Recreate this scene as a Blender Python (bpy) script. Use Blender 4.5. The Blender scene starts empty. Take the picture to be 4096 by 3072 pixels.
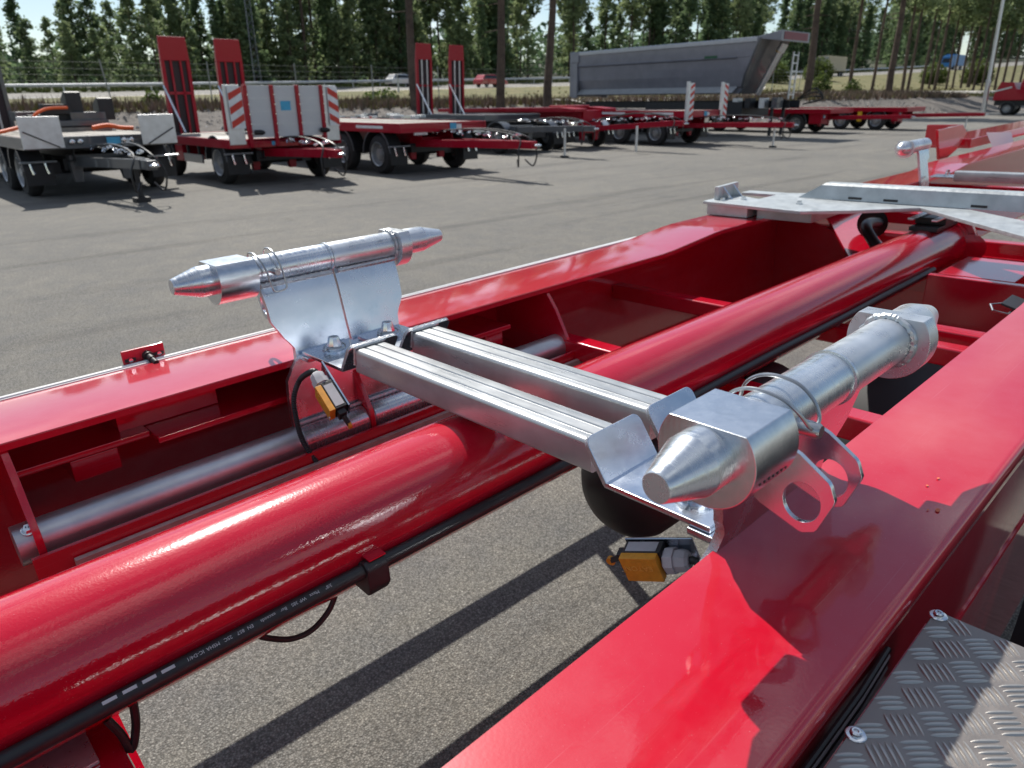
import bpy, bmesh, math, random
from mathutils import Vector, Matrix
R_ = math.radians
sc = bpy.context.scene
col = sc.collection

# ------------------------------------------------------------------ camera, sky, sun, exposure
CAM = Vector((0, 0, 1.6))
cam_d = bpy.data.cameras.new('camera')
cam = bpy.data.objects.new('camera', cam_d); col.objects.link(cam)
rot = Matrix(((0.72110277, 0.2637873, -0.64064581),
              (-0.69277741, 0.26334515, -0.67134849),
              (-0.00838224, 0.9279362, 0.3726448)))
cam.matrix_world = Matrix.Translation(CAM) @ rot.to_4x4()
cam_d.sensor_width = 36.0; cam_d.lens = 2840 / 4096 * 36
cam_d.clip_start = 0.02; cam_d.clip_end = 3000
cam_d.dof.use_dof = True; cam_d.dof.focus_distance = 1.0; cam_d.dof.aperture_fstop = 8.5
sc.camera = cam

SUN = Vector((0.24690869, 0.61319641, 0.75035076)).normalized()
w = bpy.data.worlds.new('World'); sc.world = w; w.use_nodes = True
nt = w.node_tree; N = nt.nodes; L = nt.links
bg = N['Background']
sky = N.new('ShaderNodeTexSky'); sky.sky_type = 'NISHITA'; sky.sun_disc = False
sky.sun_elevation = math.asin(SUN.z); sky.sun_rotation = math.atan2(SUN.x, SUN.y)
sky.air_density = 1.0; sky.dust_density = 0.15; sky.ozone_density = 1.2
tc = N.new('ShaderNodeTexCoord')
# fair-weather clouds: noise on the sky dome, stretched towards the horizon
mp = N.new('ShaderNodeMapping'); mp.inputs['Scale'].default_value = (1.0, 1.0, 2.6)
mp.inputs['Location'].default_value = (0.35, 0.1, 0.2)
nz = N.new('ShaderNodeTexNoise'); nz.inputs['Scale'].default_value = 2.3; nz.inputs['Detail'].default_value = 7; nz.inputs['Roughness'].default_value = 0.55
cr = N.new('ShaderNodeValToRGB'); cr.color_ramp.elements[0].position = 0.48; cr.color_ramp.elements[1].position = 0.66
cr.color_ramp.elements[0].color = (0.04, 0.04, 0.04, 1)
nz2 = N.new('ShaderNodeTexNoise'); nz2.inputs['Scale'].default_value = 5.0; nz2.inputs['Detail'].default_value = 5
cr2 = N.new('ShaderNodeValToRGB')
cr2.color_ramp.elements[0].position = 0.3; cr2.color_ramp.elements[0].color = (4.4, 4.8, 5.4, 1)
cr2.color_ramp.elements[1].position = 0.7; cr2.color_ramp.elements[1].color = (8.6, 8.8, 9.1, 1)
mx = N.new('ShaderNodeMixRGB')
L.new(tc.outputs['Generated'], mp.inputs['Vector']); L.new(mp.outputs[0], nz.inputs['Vector']); L.new(mp.outputs[0], nz2.inputs['Vector'])
L.new(nz.outputs['Fac'], cr.inputs[0]); L.new(nz2.outputs['Fac'], cr2.inputs[0])
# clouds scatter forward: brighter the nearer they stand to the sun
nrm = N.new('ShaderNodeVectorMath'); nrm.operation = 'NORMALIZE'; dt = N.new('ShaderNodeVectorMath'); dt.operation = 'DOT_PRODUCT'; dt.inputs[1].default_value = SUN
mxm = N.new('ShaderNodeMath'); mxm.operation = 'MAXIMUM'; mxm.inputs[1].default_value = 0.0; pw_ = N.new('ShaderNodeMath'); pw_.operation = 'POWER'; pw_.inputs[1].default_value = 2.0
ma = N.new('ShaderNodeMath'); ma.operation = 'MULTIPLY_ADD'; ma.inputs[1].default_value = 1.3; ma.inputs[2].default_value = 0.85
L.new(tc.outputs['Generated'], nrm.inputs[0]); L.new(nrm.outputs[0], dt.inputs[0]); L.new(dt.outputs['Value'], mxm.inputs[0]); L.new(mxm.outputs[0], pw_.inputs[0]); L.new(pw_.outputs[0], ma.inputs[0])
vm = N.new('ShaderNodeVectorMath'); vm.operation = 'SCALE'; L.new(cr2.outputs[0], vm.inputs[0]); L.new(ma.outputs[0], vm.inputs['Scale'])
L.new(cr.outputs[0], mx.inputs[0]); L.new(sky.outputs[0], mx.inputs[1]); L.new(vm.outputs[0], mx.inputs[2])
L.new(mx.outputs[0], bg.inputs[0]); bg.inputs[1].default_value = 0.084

sun_d = bpy.data.lights.new('sun', 'SUN'); sun_d.energy = 4.8; sun_d.angle = R_(0.55); sun_d.color = (1.0, 0.955, 0.88)
sun = bpy.data.objects.new('sun', sun_d); col.objects.link(sun)
sun.rotation_euler = SUN.to_track_quat('Z', 'Y').to_euler(); sun.location = (20, 40, 60)

vs = sc.view_settings; vs.view_transform = 'Standard'; vs.look = 'None'; vs.gamma = 1.0; vs.use_curve_mapping = False
vs.exposure = 0.34
sc.cycles.max_bounces = 6; sc.cycles.diffuse_bounces = 3; sc.cycles.glossy_bounces = 4; sc.cycles.transparent_max_bounces = 4
sc.cycles.use_denoising = True; sc.cycles.sample_clamp_indirect = 6.0

# the near trailer stands on its own slightly tilted frame
MT = Matrix(((0.99971239, 0.00049310, -0.02397684),
             (0.0, 0.99978860, 0.02056123),
             (0.02398191, -0.02055531, 0.99950105)))
XF = Matrix.Translation(CAM) @ MT.to_4x4() @ Matrix.Translation(-CAM)
ID = Matrix.Identity(4)
CR = Vector((0.72069435, -0.69210308, -0.03991217)); CD = Vector((-0.28596511, -0.24434554, -0.92656312)); CF = Vector((0.63152483, 0.67918229, -0.37401578))

# ------------------------------------------------------------------ mesh helpers
def thing(name, label, cat, group=None, m=None, loc=None):
    o = bpy.data.objects.new(name, None); col.objects.link(o)
    if m is not None: o.matrix_world = m
    if loc is not None: o.location = loc
    o['label'] = label; o['category'] = cat
    if group: o['group'] = group
    o.empty_display_size = 0.1
    return o
def tag(o, label=None, cat=None, group=None, kind=None):
    if label: o['label'] = label
    if cat: o['category'] = cat
    if group: o['group'] = group
    if kind: o['kind'] = kind
    return o
def link(name, me, parent=None, m=None):
    o = bpy.data.objects.new(name, me); col.objects.link(o)
    if parent is not None: o.parent = parent
    if m is not None: o.matrix_local = m
    return o
def copy_tree(o, parent=None):
    c = o.copy(); col.objects.link(c); c.parent = parent
    for ch in list(o.children): copy_tree(ch, c)
    return c

class MB:
    def __init__(s): s.v = []; s.f = []; s.mi = []
    def add(s, vs, fs, mi=0):
        b = len(s.v); s.v += [tuple(v) for v in vs]
        for f in fs: s.f.append([i + b for i in f]); s.mi.append(mi)
        return s
    def box(s, x0, x1, y0, y1, z0, z1, mi=0):
        v = [(x, y, z) for z in (z0, z1) for y in (y0, y1) for x in (x0, x1)]
        return s.add(v, [(0, 2, 3, 1), (4, 5, 7, 6), (0, 1, 5, 4), (1, 3, 7, 5), (3, 2, 6, 7), (2, 0, 4, 6)], mi)
    def obox(s, o, a, b, c, mi=0):
        o, a, b, c = map(Vector, (o, a, b, c))
        v = [o + a * i + b * j + c * k for k in (0, 1) for j in (0, 1) for i in (0, 1)]
        return s.add(v, [(0, 2, 3, 1), (4, 5, 7, 6), (0, 1, 5, 4), (1, 3, 7, 5), (3, 2, 6, 7), (2, 0, 4, 6)], mi)
    def bar(s, p0, p1, wd, ht, up=(0, 0, 1), mi=0):
        p0, p1 = Vector(p0), Vector(p1); d = (p1 - p0); dn = d.normalized(); sd = dn.cross(Vector(up)).normalized(); u = sd.cross(dn)
        return s.obox(p0 - sd * wd / 2 - u * ht / 2, d, sd * wd, u * ht, mi)
    def prism(s, poly, ax, a0, a1, mi=0):
        n = len(poly)
        def P(p, a): return (a, p[0], p[1]) if ax == 'x' else ((p[0], a, p[1]) if ax == 'y' else (p[0], p[1], a))
        v = [P(p, a0) for p in poly] + [P(p, a1) for p in poly]
        fs = [tuple(range(n))[::-1], tuple(range(n, 2 * n))] + [(i, (i + 1) % n, n + (i + 1) % n, n + i) for i in range(n)]
        return s.add(v, fs, mi)
    def ringplate(s, outer, inner, ax, a0, a1, mi=0):
        n = len(outer)
        def P(p, a): return (a, p[0], p[1]) if ax == 'x' else ((p[0], a, p[1]) if ax == 'y' else (p[0], p[1], a))
        v = [P(p, a0) for p in outer] + [P(p, a0) for p in inner] + [P(p, a1) for p in outer] + [P(p, a1) for p in inner]
        fs = []
        for i in range(n):
            j = (i + 1) % n
            fs += [(i, n + i, n + j, j), (2 * n + i, 2 * n + j, 3 * n + j, 3 * n + i), (i, j, 2 * n + j, 2 * n + i), (n + i, 3 * n + i, 3 * n + j, n + j)]
        return s.add(v, fs, mi)
    def loft(s, rings, closed=True, caps=True, mi=0):
        n = len(rings[0]); v = [p for r in rings for p in r]; fs = []
        for k in range(len(rings) - 1):
            for i in range(n if closed else n - 1):
                j = (i + 1) % n; fs.append((k * n + i, k * n + j, (k + 1) * n + j, (k + 1) * n + i))
        if caps and closed: fs.append(tuple(range(n))[::-1]); fs.append(tuple(range((len(rings) - 1) * n, len(rings) * n)))
        return s.add(v, fs, mi)
    def lathe(s, prof, o=(0, 0, 0), ax=(1, 0, 0), n=32, mi=0, caps=True):
        o, ax = Vector(o), Vector(ax).normalized(); t = Vector((0, 0, 1)) if abs(ax.z) < .9 else Vector((1, 0, 0))
        e1 = ax.cross(t).normalized(); e2 = ax.cross(e1)
        rings = [[o + ax * a + (e1 * math.cos(2 * math.pi * i / n) + e2 * math.sin(2 * math.pi * i / n)) * max(r, 1e-5) for i in range(n)] for a, r in prof]
        return s.loft(rings, True, caps, mi)
    def tube(s, path, r, n=10, closed=False, caps=True, mi=0):
        path = [Vector(p) for p in path]; m = len(path); rings = []
        rr = r if isinstance(r, (list, tuple)) else [r] * m
        pn = None
        for k in range(m):
            if closed: d = path[(k + 1) % m] - path[k - 1]
            else: d = path[min(k + 1, m - 1)] - path[max(k - 1, 0)]
            d.normalize()
            if pn is None:
                t = Vector((0, 0, 1)) if abs(d.z) < .9 else Vector((1, 0, 0)); pn = d.cross(t).normalized()
            else: pn = (pn - d * pn.dot(d)).normalized()
            q = d.cross(pn)
            rings.append([path[k] + (pn * math.cos(2 * math.pi * i / n) + q * math.sin(2 * math.pi * i / n)) * rr[k] for i in range(n)])
        if closed: rings.append(rings[0]); caps = False
        return s.loft(rings, True, caps, mi)
    def mesh(s, name, mats, bevel=0, seg=2, angle=32, weld=True, smooth=True):
        me = bpy.data.meshes.new(name); me.from_pydata(s.v, [], s.f)
        if not isinstance(mats, (list, tuple)): mats = [mats]
        for m in mats: me.materials.append(m)
        if len(mats) > 1: me.polygons.foreach_set('material_index', s.mi)
        if weld or bevel:
            bm = bmesh.new(); bm.from_mesh(me)
            bmesh.ops.remove_doubles(bm, verts=bm.verts, dist=1e-6)
            bmesh.ops.recalc_face_normals(bm, faces=bm.faces)
            if bevel:
                es = [e for e in bm.edges if len(e.link_faces) == 2 and e.calc_face_angle(0) > R_(30)]
                bmesh.ops.bevel(bm, geom=es, offset=bevel, segments=seg, profile=.5, affect='EDGES', clamp_overlap=True)
            bm.to_mesh(me); bm.free()
        if smooth:
            me.polygons.foreach_set('use_smooth', [True] * len(me.polygons)); me.set_sharp_from_angle(angle=R_(angle))
        return me
    def build(s, name, mats, parent=None, m=None, **k):
        o = link(name, s.mesh(name, mats, **k), parent, m)
        if k.get('bevel'):
            wn = o.modifiers.new('weighted_normals', 'WEIGHTED_NORMAL'); wn.keep_sharp = True; wn.weight = 80
        return o

def arc(cx, cy, r, a0, a1, n):
    return [(cx + r * math.cos(R_(a0 + (a1 - a0) * i / (n - 1))), cy + r * math.sin(R_(a0 + (a1 - a0) * i / (n - 1)))) for i in range(n)]
def spline(pts, n=8):
    pts = [Vector(p) for p in pts]; out = []
    for i in range(len(pts) - 1):
        p0 = pts[max(i - 1, 0)]; p1 = pts[i]; p2 = pts[i + 1]; p3 = pts[min(i + 2, len(pts) - 1)]
        for k in range(n):
            t = k / n
            out.append(.5 * ((2 * p1) + (p2 - p0) * t + (2 * p0 - 5 * p1 + 4 * p2 - p3) * t * t + (3 * p1 - p0 - 3 * p2 + p3) * t ** 3))
    out.append(pts[-1]); return out
def text_mesh(name, body, size, mat, origin, right, up, parent=None, extrude=0.0003, align='LEFT'):
    cu = bpy.data.curves.new(name, 'FONT'); cu.body = body; cu.size = size; cu.extrude = extrude; cu.align_x = align
    cu.resolution_u = 2
    to = bpy.data.objects.new('tmp_text', cu); col.objects.link(to)
    dg = bpy.context.evaluated_depsgraph_get()
    me = bpy.data.meshes.new_from_object(to.evaluated_get(dg)); bpy.data.objects.remove(to)
    me.name = name; me.materials.clear(); me.materials.append(mat)
    r = Vector(right).normalized(); u = Vector(up); u = (u - r * u.dot(r)).normalized(); n = r.cross(u)
    M = Matrix.Translation(Vector(origin)) @ Matrix((r, u, n)).transposed().to_4x4()
    me.transform(M)
    return link(name, me, parent)

# ------------------------------------------------------------------ materials
def mat(name):
    m = bpy.data.materials.new(name); m.use_nodes = True
    return m, m.node_tree.nodes, m.node_tree.links, m.node_tree.nodes['Principled BSDF']
def noise(N, scale, detail=4, rough=.5, vec=None, L=None):
    n = N.new('ShaderNodeTexNoise'); n.inputs['Scale'].default_value = scale; n.inputs['Detail'].default_value = detail; n.inputs['Roughness'].default_value = rough
    if vec is not None: L.new(vec, n.inputs['Vector'])
    return n
def NODE_RAMP(N, L, fac, *stops):
    r = N.new('ShaderNodeValToRGB'); e = r.color_ramp.elements
    while len(e) < len(stops): e.new(0.5)
    for i, (p, c) in enumerate(stops):
        e[i].position = p; e[i].color = tuple(c) + (1,) if len(c) == 3 else c
    L.new(fac, r.inputs[0]); return r
def bump(N, L, h, strength, dist, bs):
    b = N.new('ShaderNodeBump'); b.inputs['Strength'].default_value = strength; b.inputs['Distance'].default_value = dist
    L.new(h, b.inputs['Height']); L.new(b.outputs[0], bs.inputs['Normal']); return b
def objco(N): return N.new('ShaderNodeTexCoord').outputs['Object']

def simple(name, c, rough=.5, metal=0.0, var=0.15, scale=8.0, coat=0.0):
    m, N, L, b = mat(name)
    co = objco(N); n = noise(N, scale, 5, .6, co, L)
    lo = [x * (1 - var) for x in c]; hi = [min(1, x * (1 + var)) for x in c]
    r = NODE_RAMP(N, L, n.outputs['Fac'], (0.3, lo), (0.7, hi)); L.new(r.outputs[0], b.inputs['Base Color'])
    rr = N.new('ShaderNodeMapRange'); rr.inputs[3].default_value = max(.02, rough - .06); rr.inputs[4].default_value = rough + .08
    L.new(n.outputs['Fac'], rr.inputs[0]); L.new(rr.outputs[0], b.inputs['Roughness'])
    b.inputs['Metallic'].default_value = metal; b.inputs['Coat Weight'].default_value = coat
    return m

def red_paint(name, base=(0.50, 0.0015, 0.018), dust=0.10, rough=.2, peel=.028, coat=1.0, ior=1.68):
    m, N, L, b = mat(name); co = objco(N)
    n1 = noise(N, 3.0, 6, .6, co, L); n2 = noise(N, 22, 5, .65, co, L)
    mp = N.new('ShaderNodeMapping'); mp.inputs['Scale'].default_value = (0.6, 90, 90); L.new(co, mp.inputs['Vector'])
    n3 = noise(N, 3.0, 3, .6, mp.outputs[0], L)      # long fine handling scratches
    d = N.new('ShaderNodeMath'); d.operation = 'MULTIPLY'; L.new(n1.outputs['Fac'], d.inputs[0]); L.new(n2.outputs['Fac'], d.inputs[1])
    rd = NODE_RAMP(N, L, d.outputs[0], (0.18, (0, 0, 0)), (0.45, (dust, dust, dust)))
    sc_ = NODE_RAMP(N, L, n3.outputs['Fac'], (0.655, (0, 0, 0)), (0.70, (.16, .16, .16)))
    ad = N.new('ShaderNodeMath'); ad.operation = 'MAXIMUM'; L.new(rd.outputs[0], ad.inputs[0]); L.new(sc_.outputs[0], ad.inputs[1])
    sk = noise(N, 520, 1, .5, co, L); rk_ = NODE_RAMP(N, L, sk.outputs['Fac'], (0.74, (0, 0, 0)), (0.78, (.4, .4, .4)))
    a2_ = N.new('ShaderNodeMath'); a2_.operation = 'MAXIMUM'; L.new(ad.outputs[0], a2_.inputs[0]); L.new(rk_.outputs[0], a2_.inputs[1]); ad = a2_
    mx = N.new('ShaderNodeMixRGB'); mx.inputs[1].default_value = base + (1,); mx.inputs[2].default_value = (0.62, 0.24, 0.27, 1)
    L.new(ad.outputs[0], mx.inputs[0]); L.new(mx.outputs[0], b.inputs['Base Color'])
    b.inputs['Roughness'].default_value = rough + .12
    b.inputs['Coat Weight'].default_value = coat; b.inputs['Coat IOR'].default_value = ior; b.inputs['Specular IOR Level'].default_value = .15
    cr_ = N.new('ShaderNodeMapRange'); cr_.inputs[3].default_value = .008; cr_.inputs[4].default_value = rough * .35
    L.new(n1.outputs['Fac'], cr_.inputs[0]); L.new(cr_.outputs[0], b.inputs['Coat Roughness'])
    pe = noise(N, 260, 2, .5, co, L); 
    bp = N.new('ShaderNodeBump'); bp.inputs['Strength'].default_value = peel; bp.inputs['Distance'].default_value = .002
    L.new(pe.outputs['Fac'], bp.inputs['Height']); L.new(bp.outputs[0], b.inputs['Normal']); L.new(bp.outputs[0], b.inputs['Coat Normal'])
    return m

def zinc(name, base=(0.66, 0.69, 0.72), rlo=.14, rhi=.42, scale=26, stretch=(1, 1, 1), bstr=.06):
    m, N, L, b = mat(name); co = objco(N)
    mp = N.new('ShaderNodeMapping'); mp.inputs['Scale'].default_value = stretch; L.new(co, mp.inputs['Vector'])
    n1 = noise(N, scale, 6, .65, mp.outputs[0], L); n2 = noise(N, scale * .25, 4, .6, co, L); n3 = noise(N, 420, 3, .6, co, L)
    r = NODE_RAMP(N, L, n2.outputs['Fac'], (0.3, [x * .78 for x in base]), (0.7, [min(1, x * 1.12) for x in base]))
    sp = NODE_RAMP(N, L, n1.outputs['Fac'], (0.26, (.35, .34, .33)), (0.34, (1, 1, 1)))
    mx = N.new('ShaderNodeMixRGB'); mx.blend_type = 'MULTIPLY'; mx.inputs[0].default_value = .4
    L.new(r.outputs[0], mx.inputs[1]); L.new(sp.outputs[0], mx.inputs[2]); L.new(mx.outputs[0], b.inputs['Base Color'])
    b.inputs['Metallic'].default_value = 1.0
    rr = N.new('ShaderNodeMapRange'); rr.inputs[1].default_value = .3; rr.inputs[2].default_value = .7; rr.inputs[3].default_value = rlo; rr.inputs[4].default_value = rhi
    L.new(n1.outputs['Fac'], rr.inputs[0]); L.new(rr.outputs[0], b.inputs['Roughness'])
    ad = N.new('ShaderNodeMath'); ad.operation = 'ADD'; L.new(n3.outputs['Fac'], ad.inputs[0]); L.new(n1.outputs['Fac'], ad.inputs[1])
    bump(N, L, ad.outputs[0], bstr, .002, b)
    return m

def machined(name):
    m, N, L, b = mat(name); co = objco(N)
    mp = N.new('ShaderNodeMapping'); mp.inputs['Location'].default_value = (-0.30, -0.1, 0); L.new(co, mp.inputs['Vector'])
    wv = N.new('ShaderNodeTexWave'); wv.wave_type = 'RINGS'; wv.rings_direction = 'Z'; wv.inputs['Scale'].default_value = 70; wv.inputs['Distortion'].default_value = 3.0
    wv.inputs['Detail'].default_value = 2; wv.inputs['Detail Scale'].default_value = 8
    L.new(mp.outputs[0], wv.inputs['Vector'])
    n1 = noise(N, 60, 5, .7, co, L)
    r = NODE_RAMP(N, L, n1.outputs['Fac'], (0.3, (.62, .64, .67)), (0.7, (.74, .76, .79))); L.new(r.outputs[0], b.inputs['Base Color'])
    b.inputs['Metallic'].default_value = 1
    rr = N.new('ShaderNodeMapRange'); rr.inputs[3].default_value = .20; rr.inputs[4].default_value = .30
    L.new(n1.outputs['Fac'], rr.inputs[0]); L.new(rr.outputs[0], b.inputs['Roughness'])
    mu = N.new('ShaderNodeMath'); mu.operation = 'MULTIPLY'; L.new(wv.outputs['Fac'], mu.inputs[0]); L.new(n1.outputs['Fac'], mu.inputs[1])
    bump(N, L, mu.outputs[0], .05, .0012, b)
    return m

def asphalt(name, c=(.118, .116, .112), fine=True):
    m, N, L, b = mat(name); co = objco(N)
    vo = N.new('ShaderNodeTexVoronoi'); vo.inputs['Scale'].default_value = 170; vo.inputs['Randomness'].default_value = 1; L.new(co, vo.inputs['Vector'])
    vo2 = N.new('ShaderNodeTexVoronoi'); vo2.inputs['Scale'].default_value = 420; L.new(co, vo2.inputs['Vector'])
    big = noise(N, .35, 6, .6, co, L); mid = noise(N, 3.5, 5, .65, co, L)
    stone = NODE_RAMP(N, L, vo.outputs['Color'], (0.0, [x * .58 for x in c]), (0.5, c), (0.88, [x * 1.35 for x in c]), (1.0, [x * 2.2 for x in c]))
    gap = NODE_RAMP(N, L, vo.outputs['Distance'], (0.25, (1, 1, 1)), (0.65, (.45, .44, .43)))
    m1 = N.new('ShaderNodeMixRGB'); m1.blend_type = 'MULTIPLY'; m1.inputs[0].default_value = .85; L.new(stone.outputs[0], m1.inputs[1]); L.new(gap.outputs[0], m1.inputs[2])
    grit = noise(N, 70, 5, .75, co, L); gr_ = NODE_RAMP(N, L, grit.outputs['Fac'], (0.33, (.66, .66, .66)), (0.66, (1.28, 1.27, 1.24)))
    mg = N.new('ShaderNodeMixRGB'); mg.blend_type = 'MULTIPLY'; mg.inputs[0].default_value = 1; L.new(m1.outputs[0], mg.inputs[1]); L.new(gr_.outputs[0], mg.inputs[2]); m1 = mg
    tint = NODE_RAMP(N, L, mid.outputs['Fac'], (0.3, (.86, .87, .89)), (0.7, (1.13, 1.10, 1.03)))
    m2 = N.new('ShaderNodeMixRGB'); m2.blend_type = 'MULTIPLY'; m2.inputs[0].default_value = 1; L.new(m1.outputs[0], m2.inputs[1]); L.new(tint.outputs[0], m2.inputs[2])
    t2 = NODE_RAMP(N, L, big.outputs['Fac'], (0.3, (.84, .85, .87)), (0.7, (1.10, 1.09, 1.07)))
    m3 = N.new('ShaderNodeMixRGB'); m3.blend_type = 'MULTIPLY'; m3.inputs[0].default_value = 1; L.new(m2.outputs[0], m3.inputs[1]); L.new(t2.outputs[0], m3.inputs[2])
    mp5 = N.new('ShaderNodeMapping'); mp5.inputs['Scale'].default_value = (.10, 1.3, 1); mp5.inputs['Rotation'].default_value = (0, 0, .5); L.new(co, mp5.inputs['Vector'])
    st = noise(N, 1.1, 5, .6, mp5.outputs[0], L); rs = NODE_RAMP(N, L, st.outputs['Fac'], (0.34, (.74, .74, .75)), (0.46, (1, 1, 1)), (.62, (1, 1, 1)), (.72, (1.13, 1.12, 1.09)))
    sp = noise(N, 1.7, 2, .5, co, L); rp = NODE_RAMP(N, L, sp.outputs['Fac'], (0.22, (.60, .60, .61)), (0.30, (1, 1, 1)))
    m4 = N.new('ShaderNodeMixRGB'); m4.blend_type = 'MULTIPLY'; m4.inputs[0].default_value = 1; L.new(m3.outputs[0], m4.inputs[1]); L.new(rs.outputs[0], m4.inputs[2])
    m5 = N.new('ShaderNodeMixRGB'); m5.blend_type = 'MULTIPLY'; m5.inputs[0].default_value = 1; L.new(m4.outputs[0], m5.inputs[1]); L.new(rp.outputs[0], m5.inputs[2])
    L.new(m5.outputs[0], b.inputs['Base Color']); b.inputs['Roughness'].default_value = .82; b.inputs['Specular IOR Level'].default_value = .35
    ad = N.new('ShaderNodeMath'); ad.operation = 'MULTIPLY_ADD'; ad.inputs[1].default_value = -1.2
    L.new(vo.outputs['Distance'], ad.inputs[0]); L.new(vo2.outputs['Color'], ad.inputs[2])
    bump(N, L, ad.outputs[0], .75, .004, b)
    return m

def ground_mat(name, stops, scale=1.2, fine=30, rough=.95):
    m, N, L, b = mat(name); co = objco(N)
    n1 = noise(N, scale, 8, .7, co, L); n2 = noise(N, fine, 4, .7, co, L)
    ad = N.new('ShaderNodeMath'); ad.operation = 'MULTIPLY_ADD'; ad.inputs[1].default_value = .45; L.new(n2.outputs['Fac'], ad.inputs[0]); L.new(n1.outputs['Fac'], ad.inputs[2])
    sb = N.new('ShaderNodeMath'); sb.operation = 'SUBTRACT'; sb.inputs[1].default_value = .22; L.new(ad.outputs[0], sb.inputs[0])
    r = NODE_RAMP(N, L, sb.outputs[0], *stops); L.new(r.outputs[0], b.inputs['Base Color']); b.inputs['Roughness'].default_value = rough
    bump(N, L, n2.outputs['Fac'], .5, .05, b)
    return m

RED = red_paint('red_paint'); RED_IN = red_paint('red_paint_inner', dust=.06, rough=.12, peel=.06)
RED_TUBE = red_paint('red_paint_tube', dust=.05, rough=.10, peel=.09)
RED_BG = red_paint('red_paint_far', base=(0.34, 0.0015, 0.017), dust=.03, rough=.3, coat=.35, ior=1.5)
ZINC = zinc('zinc_plate', (.66, .71, .78), .16, .32, 20, bstr=.03)
ZINC_ROUGH = zinc('zinc_cast', (.68, .71, .74), .22, .40, 40, bstr=.06)
ZINC_PIN = zinc('zinc_pin', (.68, .72, .76), .16, .34, 26, (5, 1, 1), .03)
ZINC_BAR = zinc('zinc_bar', (.52, .53, .53), .24, .40, 46, (1, .12, 1), .05)
ZINC_SHAFT = zinc('zinc_shaft', (.58, .60, .62), .30, .50, 30, (.5, 3, 3), .06)
GALV = zinc('galvanised_frame', (.50, .53, .54), .34, .52, 60, bstr=.04)
for m_, v_ in ((ZINC_BAR, .6), (ZINC_PIN, .85), (ZINC_ROUGH, .75), (ZINC_SHAFT, .85)): m_.node_tree.nodes['Principled BSDF'].inputs['Metallic'].default_value = v_
GALV.node_tree.nodes['Principled BSDF'].inputs['Metallic'].default_value = .55
WELD = zinc('weld_bead', (.56, .57, .58), .22, .5, 160, bstr=.6)
CUT = zinc('flame_cut_edge', (.55, .56, .58), .18, .45, 60, (14, 14, .6), .5)
MACH = machined('machined_steel')
WIRE = simple('spring_wire', (.42, .43, .44), .3, 1.0)
BLACK_RUBBER = simple('black_rubber', (.016, .016, .017), .42, 0, .3, 60)
BLACK_PLASTIC = simple('black_plastic', (.02, .02, .021), .45, 0, .2, 40)
AMBER = simple('amber_plastic', (.62, .27, .018), .5, 0, .12, 120)
GREY_PLASTIC = simple('grey_plastic', (.40, .40, .42), .5, 0, .1, 50)
PRINT = simple('white_print', (.5, .5, .5), .6)
TYRE = simple('tyre_rubber', (.022, .022, .023), .75, 0, .3, 10)
RIM = simple('rim_steel', (.36, .37, .38), .42, .75, .15)
DKGREY = simple('dark_grey_paint', (.075, .08, .088), .35, 0, .15, 3, .5)
MIDGREY = simple('mid_grey_paint', (.21, .215, .25), .34, 0, .12, 2, .4)
BLACK = simple('black_paint', (.015, .015, .017), .5, 0, .3)
ALU = simple('aluminium', (.62, .63, .64), .38, .85, .12)
WHITE = simple('white_panel', (.56, .57, .58), .5, 0, .05, 2)
WOOD = simple('deck_wood', (.24, .22, .19), .7, 0, .35, 5)
MESH_DK = simple('ramp_mesh', (.04, .025, .027), .7, 0, .3, 30)
ORANGE = simple('orange_strap', (.75, .11, .02), .6)
STRIPE_RED = simple('reflective_red', (.55, .035, .02), .4)
STRIPE_WHITE = simple('reflective_white', (.72, .73, .74), .4)
CYAN = simple('cyan_print', (.06, .36, .58), .5)
CHROME = simple('bright_zinc', (.75, .76, .77), .16, 1.0, .1)
GREEN_PRINT = simple('green_print', (.02, .10, .04), .6)
BLUE = simple('blue_paint', (.03, .18, .45), .4)
CREAM = simple('cream_panel', (.55, .49, .38), .6)
GLASS = simple('dark_glass', (.02, .025, .03), .06, 0, .1)
BEIGE_PLATE = simple('dusty_grey_plate', (.42, .34, .31), .5, .3, .2, 30)
YELLOW = simple('yellow_paint', (.65, .38, .01), .5)
BARK = None
# ================================================================== the place: yard, banks, roads
random.seed(7)
def yedge(x): return 33 - .2 * x if x < 66 else 19.8 + .02 * (x - 66)
def zroad(x): return 1.75 + .0145 * x + .00005 * x * x
def sstep(t): t = max(0, min(1, t)); return t * t * (3 - 2 * t)
def path_z(x): return 1.1 + .012 * x
def ground_z(x, y):
    e0 = yedge(x); yr = 68.0
    if y <= e0: return -.03
    t = (y - e0); zt = zroad(x)
    g1 = 1.30 * sstep(t / 9.0) if x < 45 else 1.30 * sstep(t / 9.0) + .25 * sstep((x - 45) / 30) * sstep(t / 9)
    k = max(0, (y - e0 - 9) / max(1, yr - e0 - 9))
    if y < yr: return g1 + (zt - g1 - .05) * min(1, k) ** 1.1 - .30 * math.sin(min(1, k) * math.pi) * (1 if x < 70 else .3)
    if y < 82: return zt - .05 + (y - yr) * .035
    return zt + .45 + (y - 82) * .03
def sheet(name, xs, ys, zf, material):
    b = MB(); nx, ny = len(xs), len(ys)
    b.v = [(x, y, zf(x, y)) for y in ys for x in xs]
    b.f = [[j * nx + i, j * nx + i + 1, (j + 1) * nx + i + 1, (j + 1) * nx + i] for j in range(ny - 1) for i in range(nx - 1)]; b.mi = [0] * len(b.f)
    return tag(b.build(name, material, weld=False), kind='structure')
def rng(a, b, n): return [a + (b - a) * i / (n - 1) for i in range(n)]
ASPH = asphalt('yard_asphalt', (.235, .229, .215))
ROADM = asphalt('road_asphalt', (.30, .29, .275))
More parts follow.
